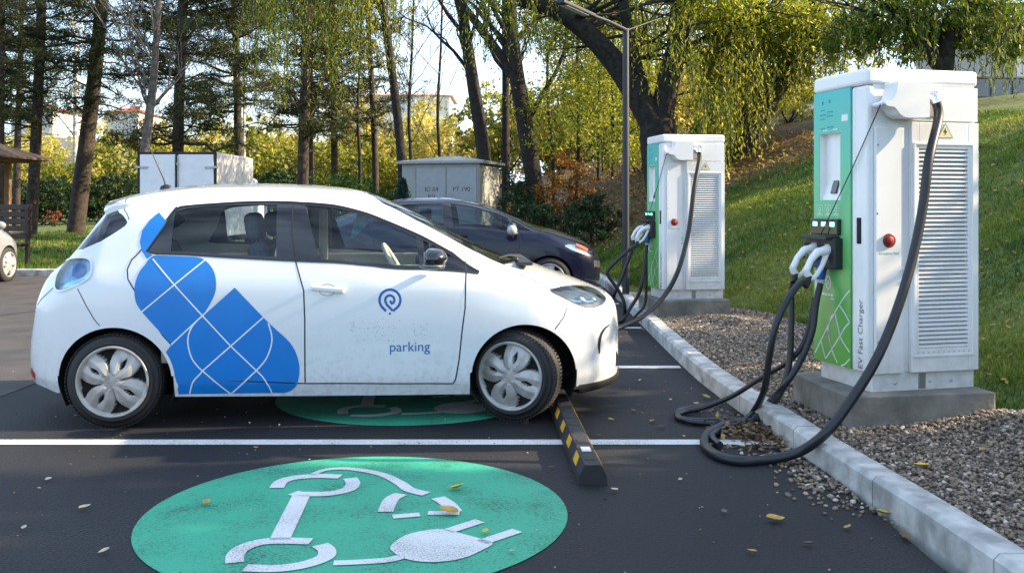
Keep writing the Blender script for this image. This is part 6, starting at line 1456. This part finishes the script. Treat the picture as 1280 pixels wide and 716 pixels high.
# ================================================================== FAR BUILDINGS
M_PLAS = pbr('pale_plaster', (.62, .56, .48), .85, var=.15, scale=1); M_TILE = pbr('red_roof', (.36, .12, .08), .8, var=.3, scale=3); M_PANE = pbr('hazy_pane', (.50, .49, .47), .4)  # panes paled: distance haze put into their colour
def house(label, u0, u1, vtop, veave, Y, name='house', depth=14, wall=M_PLAS, roof=M_TILE, rows=3, cols=6, z0=0):
    a, b = at(u0, vtop, Y), at(u1, veave, Y); w = b.x - a.x; t = thing(name, label, 'house', ((a.x + b.x) / 2, Y + depth / 2, z0)); he = b.z - z0; hr = a.z - z0
    g = G(); g.box((0, 0, he / 2), (w, depth, he)); wl_ = g.build('wall', wall, t)
    g = G(); o = .6; g.add([(-w / 2 - o, -depth / 2 - o, he), (w / 2 + o, -depth / 2 - o, he), (w / 2 + o, depth / 2 + o, he), (-w / 2 - o, depth / 2 + o, he), (-w / 2 + depth * .3, 0, hr), (w / 2 - depth * .3, 0, hr)], [[0, 1, 2, 3], [0, 1, 5, 4], [1, 2, 5], [2, 3, 4, 5], [3, 0, 4]]); g.build('roof', roof, t)
    for r in range(rows):
        for c in range(cols):
            x = -w / 2 + w * (c + .5) / cols; z = he * (r + .55) / rows; g = G(); g.box((x, -depth / 2, z), (w / cols * .42, .12, he / rows * .5)); f = g.build('window', M_FILMW, t)
            g = G(); g.box((x, -depth / 2 - .05, z), (w / cols * .34, .06, he / rows * .42)); g.build('pane', M_PANE, f)
house('distant pale building with a red roof behind the left pines', 14, 66, 126, 138, 180, cols=5)
house('distant pale building with a red roof behind the box truck', 130, 172, 128, 140, 180, cols=5)
house('distant long pale building with a brownish roof behind the striped chimney', 440, 562, 112, 120, 170, cols=16, rows=5, wall=pbr('hazy_plaster', (.78, .74, .68), .85, var=.1), roof=pbr('brown_roof', (.40, .20, .14), .8))  # walls made paler, standing in for haze
ch = thing('striped_chimney', 'tall distant chimney banded red and white above the kiosk', 'chimney', ((528 - 640) * 140 / FPX, 140, 0)); hz = at(0, 126, 140).z
g = G(); n = 20
for k in range(n):
    za, zb = hz * k / n, hz * (k + 1) / n; ra, rb = .8 - .25 * k / n, .8 - .25 * (k + 1) / n
    g.lathe([(ra, za), (rb, zb)], seg=16, m=k % 2)
g.build('shaft', [pbr('chimney_white', (.75, .72, .68), .8), pbr('chimney_red', (.50, .24, .18), .8)], ch)  # bands paled, haze painted into both colours
# on top of the bank at the right
house('white building behind the willows on top of the bank', 985, 1045, 104, 112, 46, 'white_building', 6, pbr('white_wall', (.70, .71, .72), .8, var=.1), pbr('flat_roof', (.5, .5, .5), .8), 1, 3, 3.0)
house('white building corner at the right edge, above the grass bank', 1271, 1420, -20, 10, 24, 'white_building', 6, pbr('white_wall2', (.75, .72, .66), .8, var=.1), pbr('flat_roof', (.5, .5, .5), .8), 2, 4, 2.4)
cn = thing('metal_container', 'blue grey metal container on top of the bank, right of the nearest charger', 'container', ((1250 - 640) * 21 / FPX, 21, float(bank_z(10.6, 21)) - .05), .1); M_CN = pbr('container_paint', (.14, .17, .24), .5, var=.15)
hc = at(0, 98, 21).z - cn.location.z
g = G(); g.box((0, .6, hc / 2), (1.5, 1.2, hc), .02); g.build('box', M_CN, cn)
for k in range(3): g = G(); g.box((-.5 + .5 * k, -.012, hc / 2), (.42, .03, hc * .86), .006); g.build('panel', M_CN, cn)
g = G(); g = G(); g.box((0, .6, hc + .02), (1.56, 1.26, .05), .01); g.build('lid', M_CN, cn)
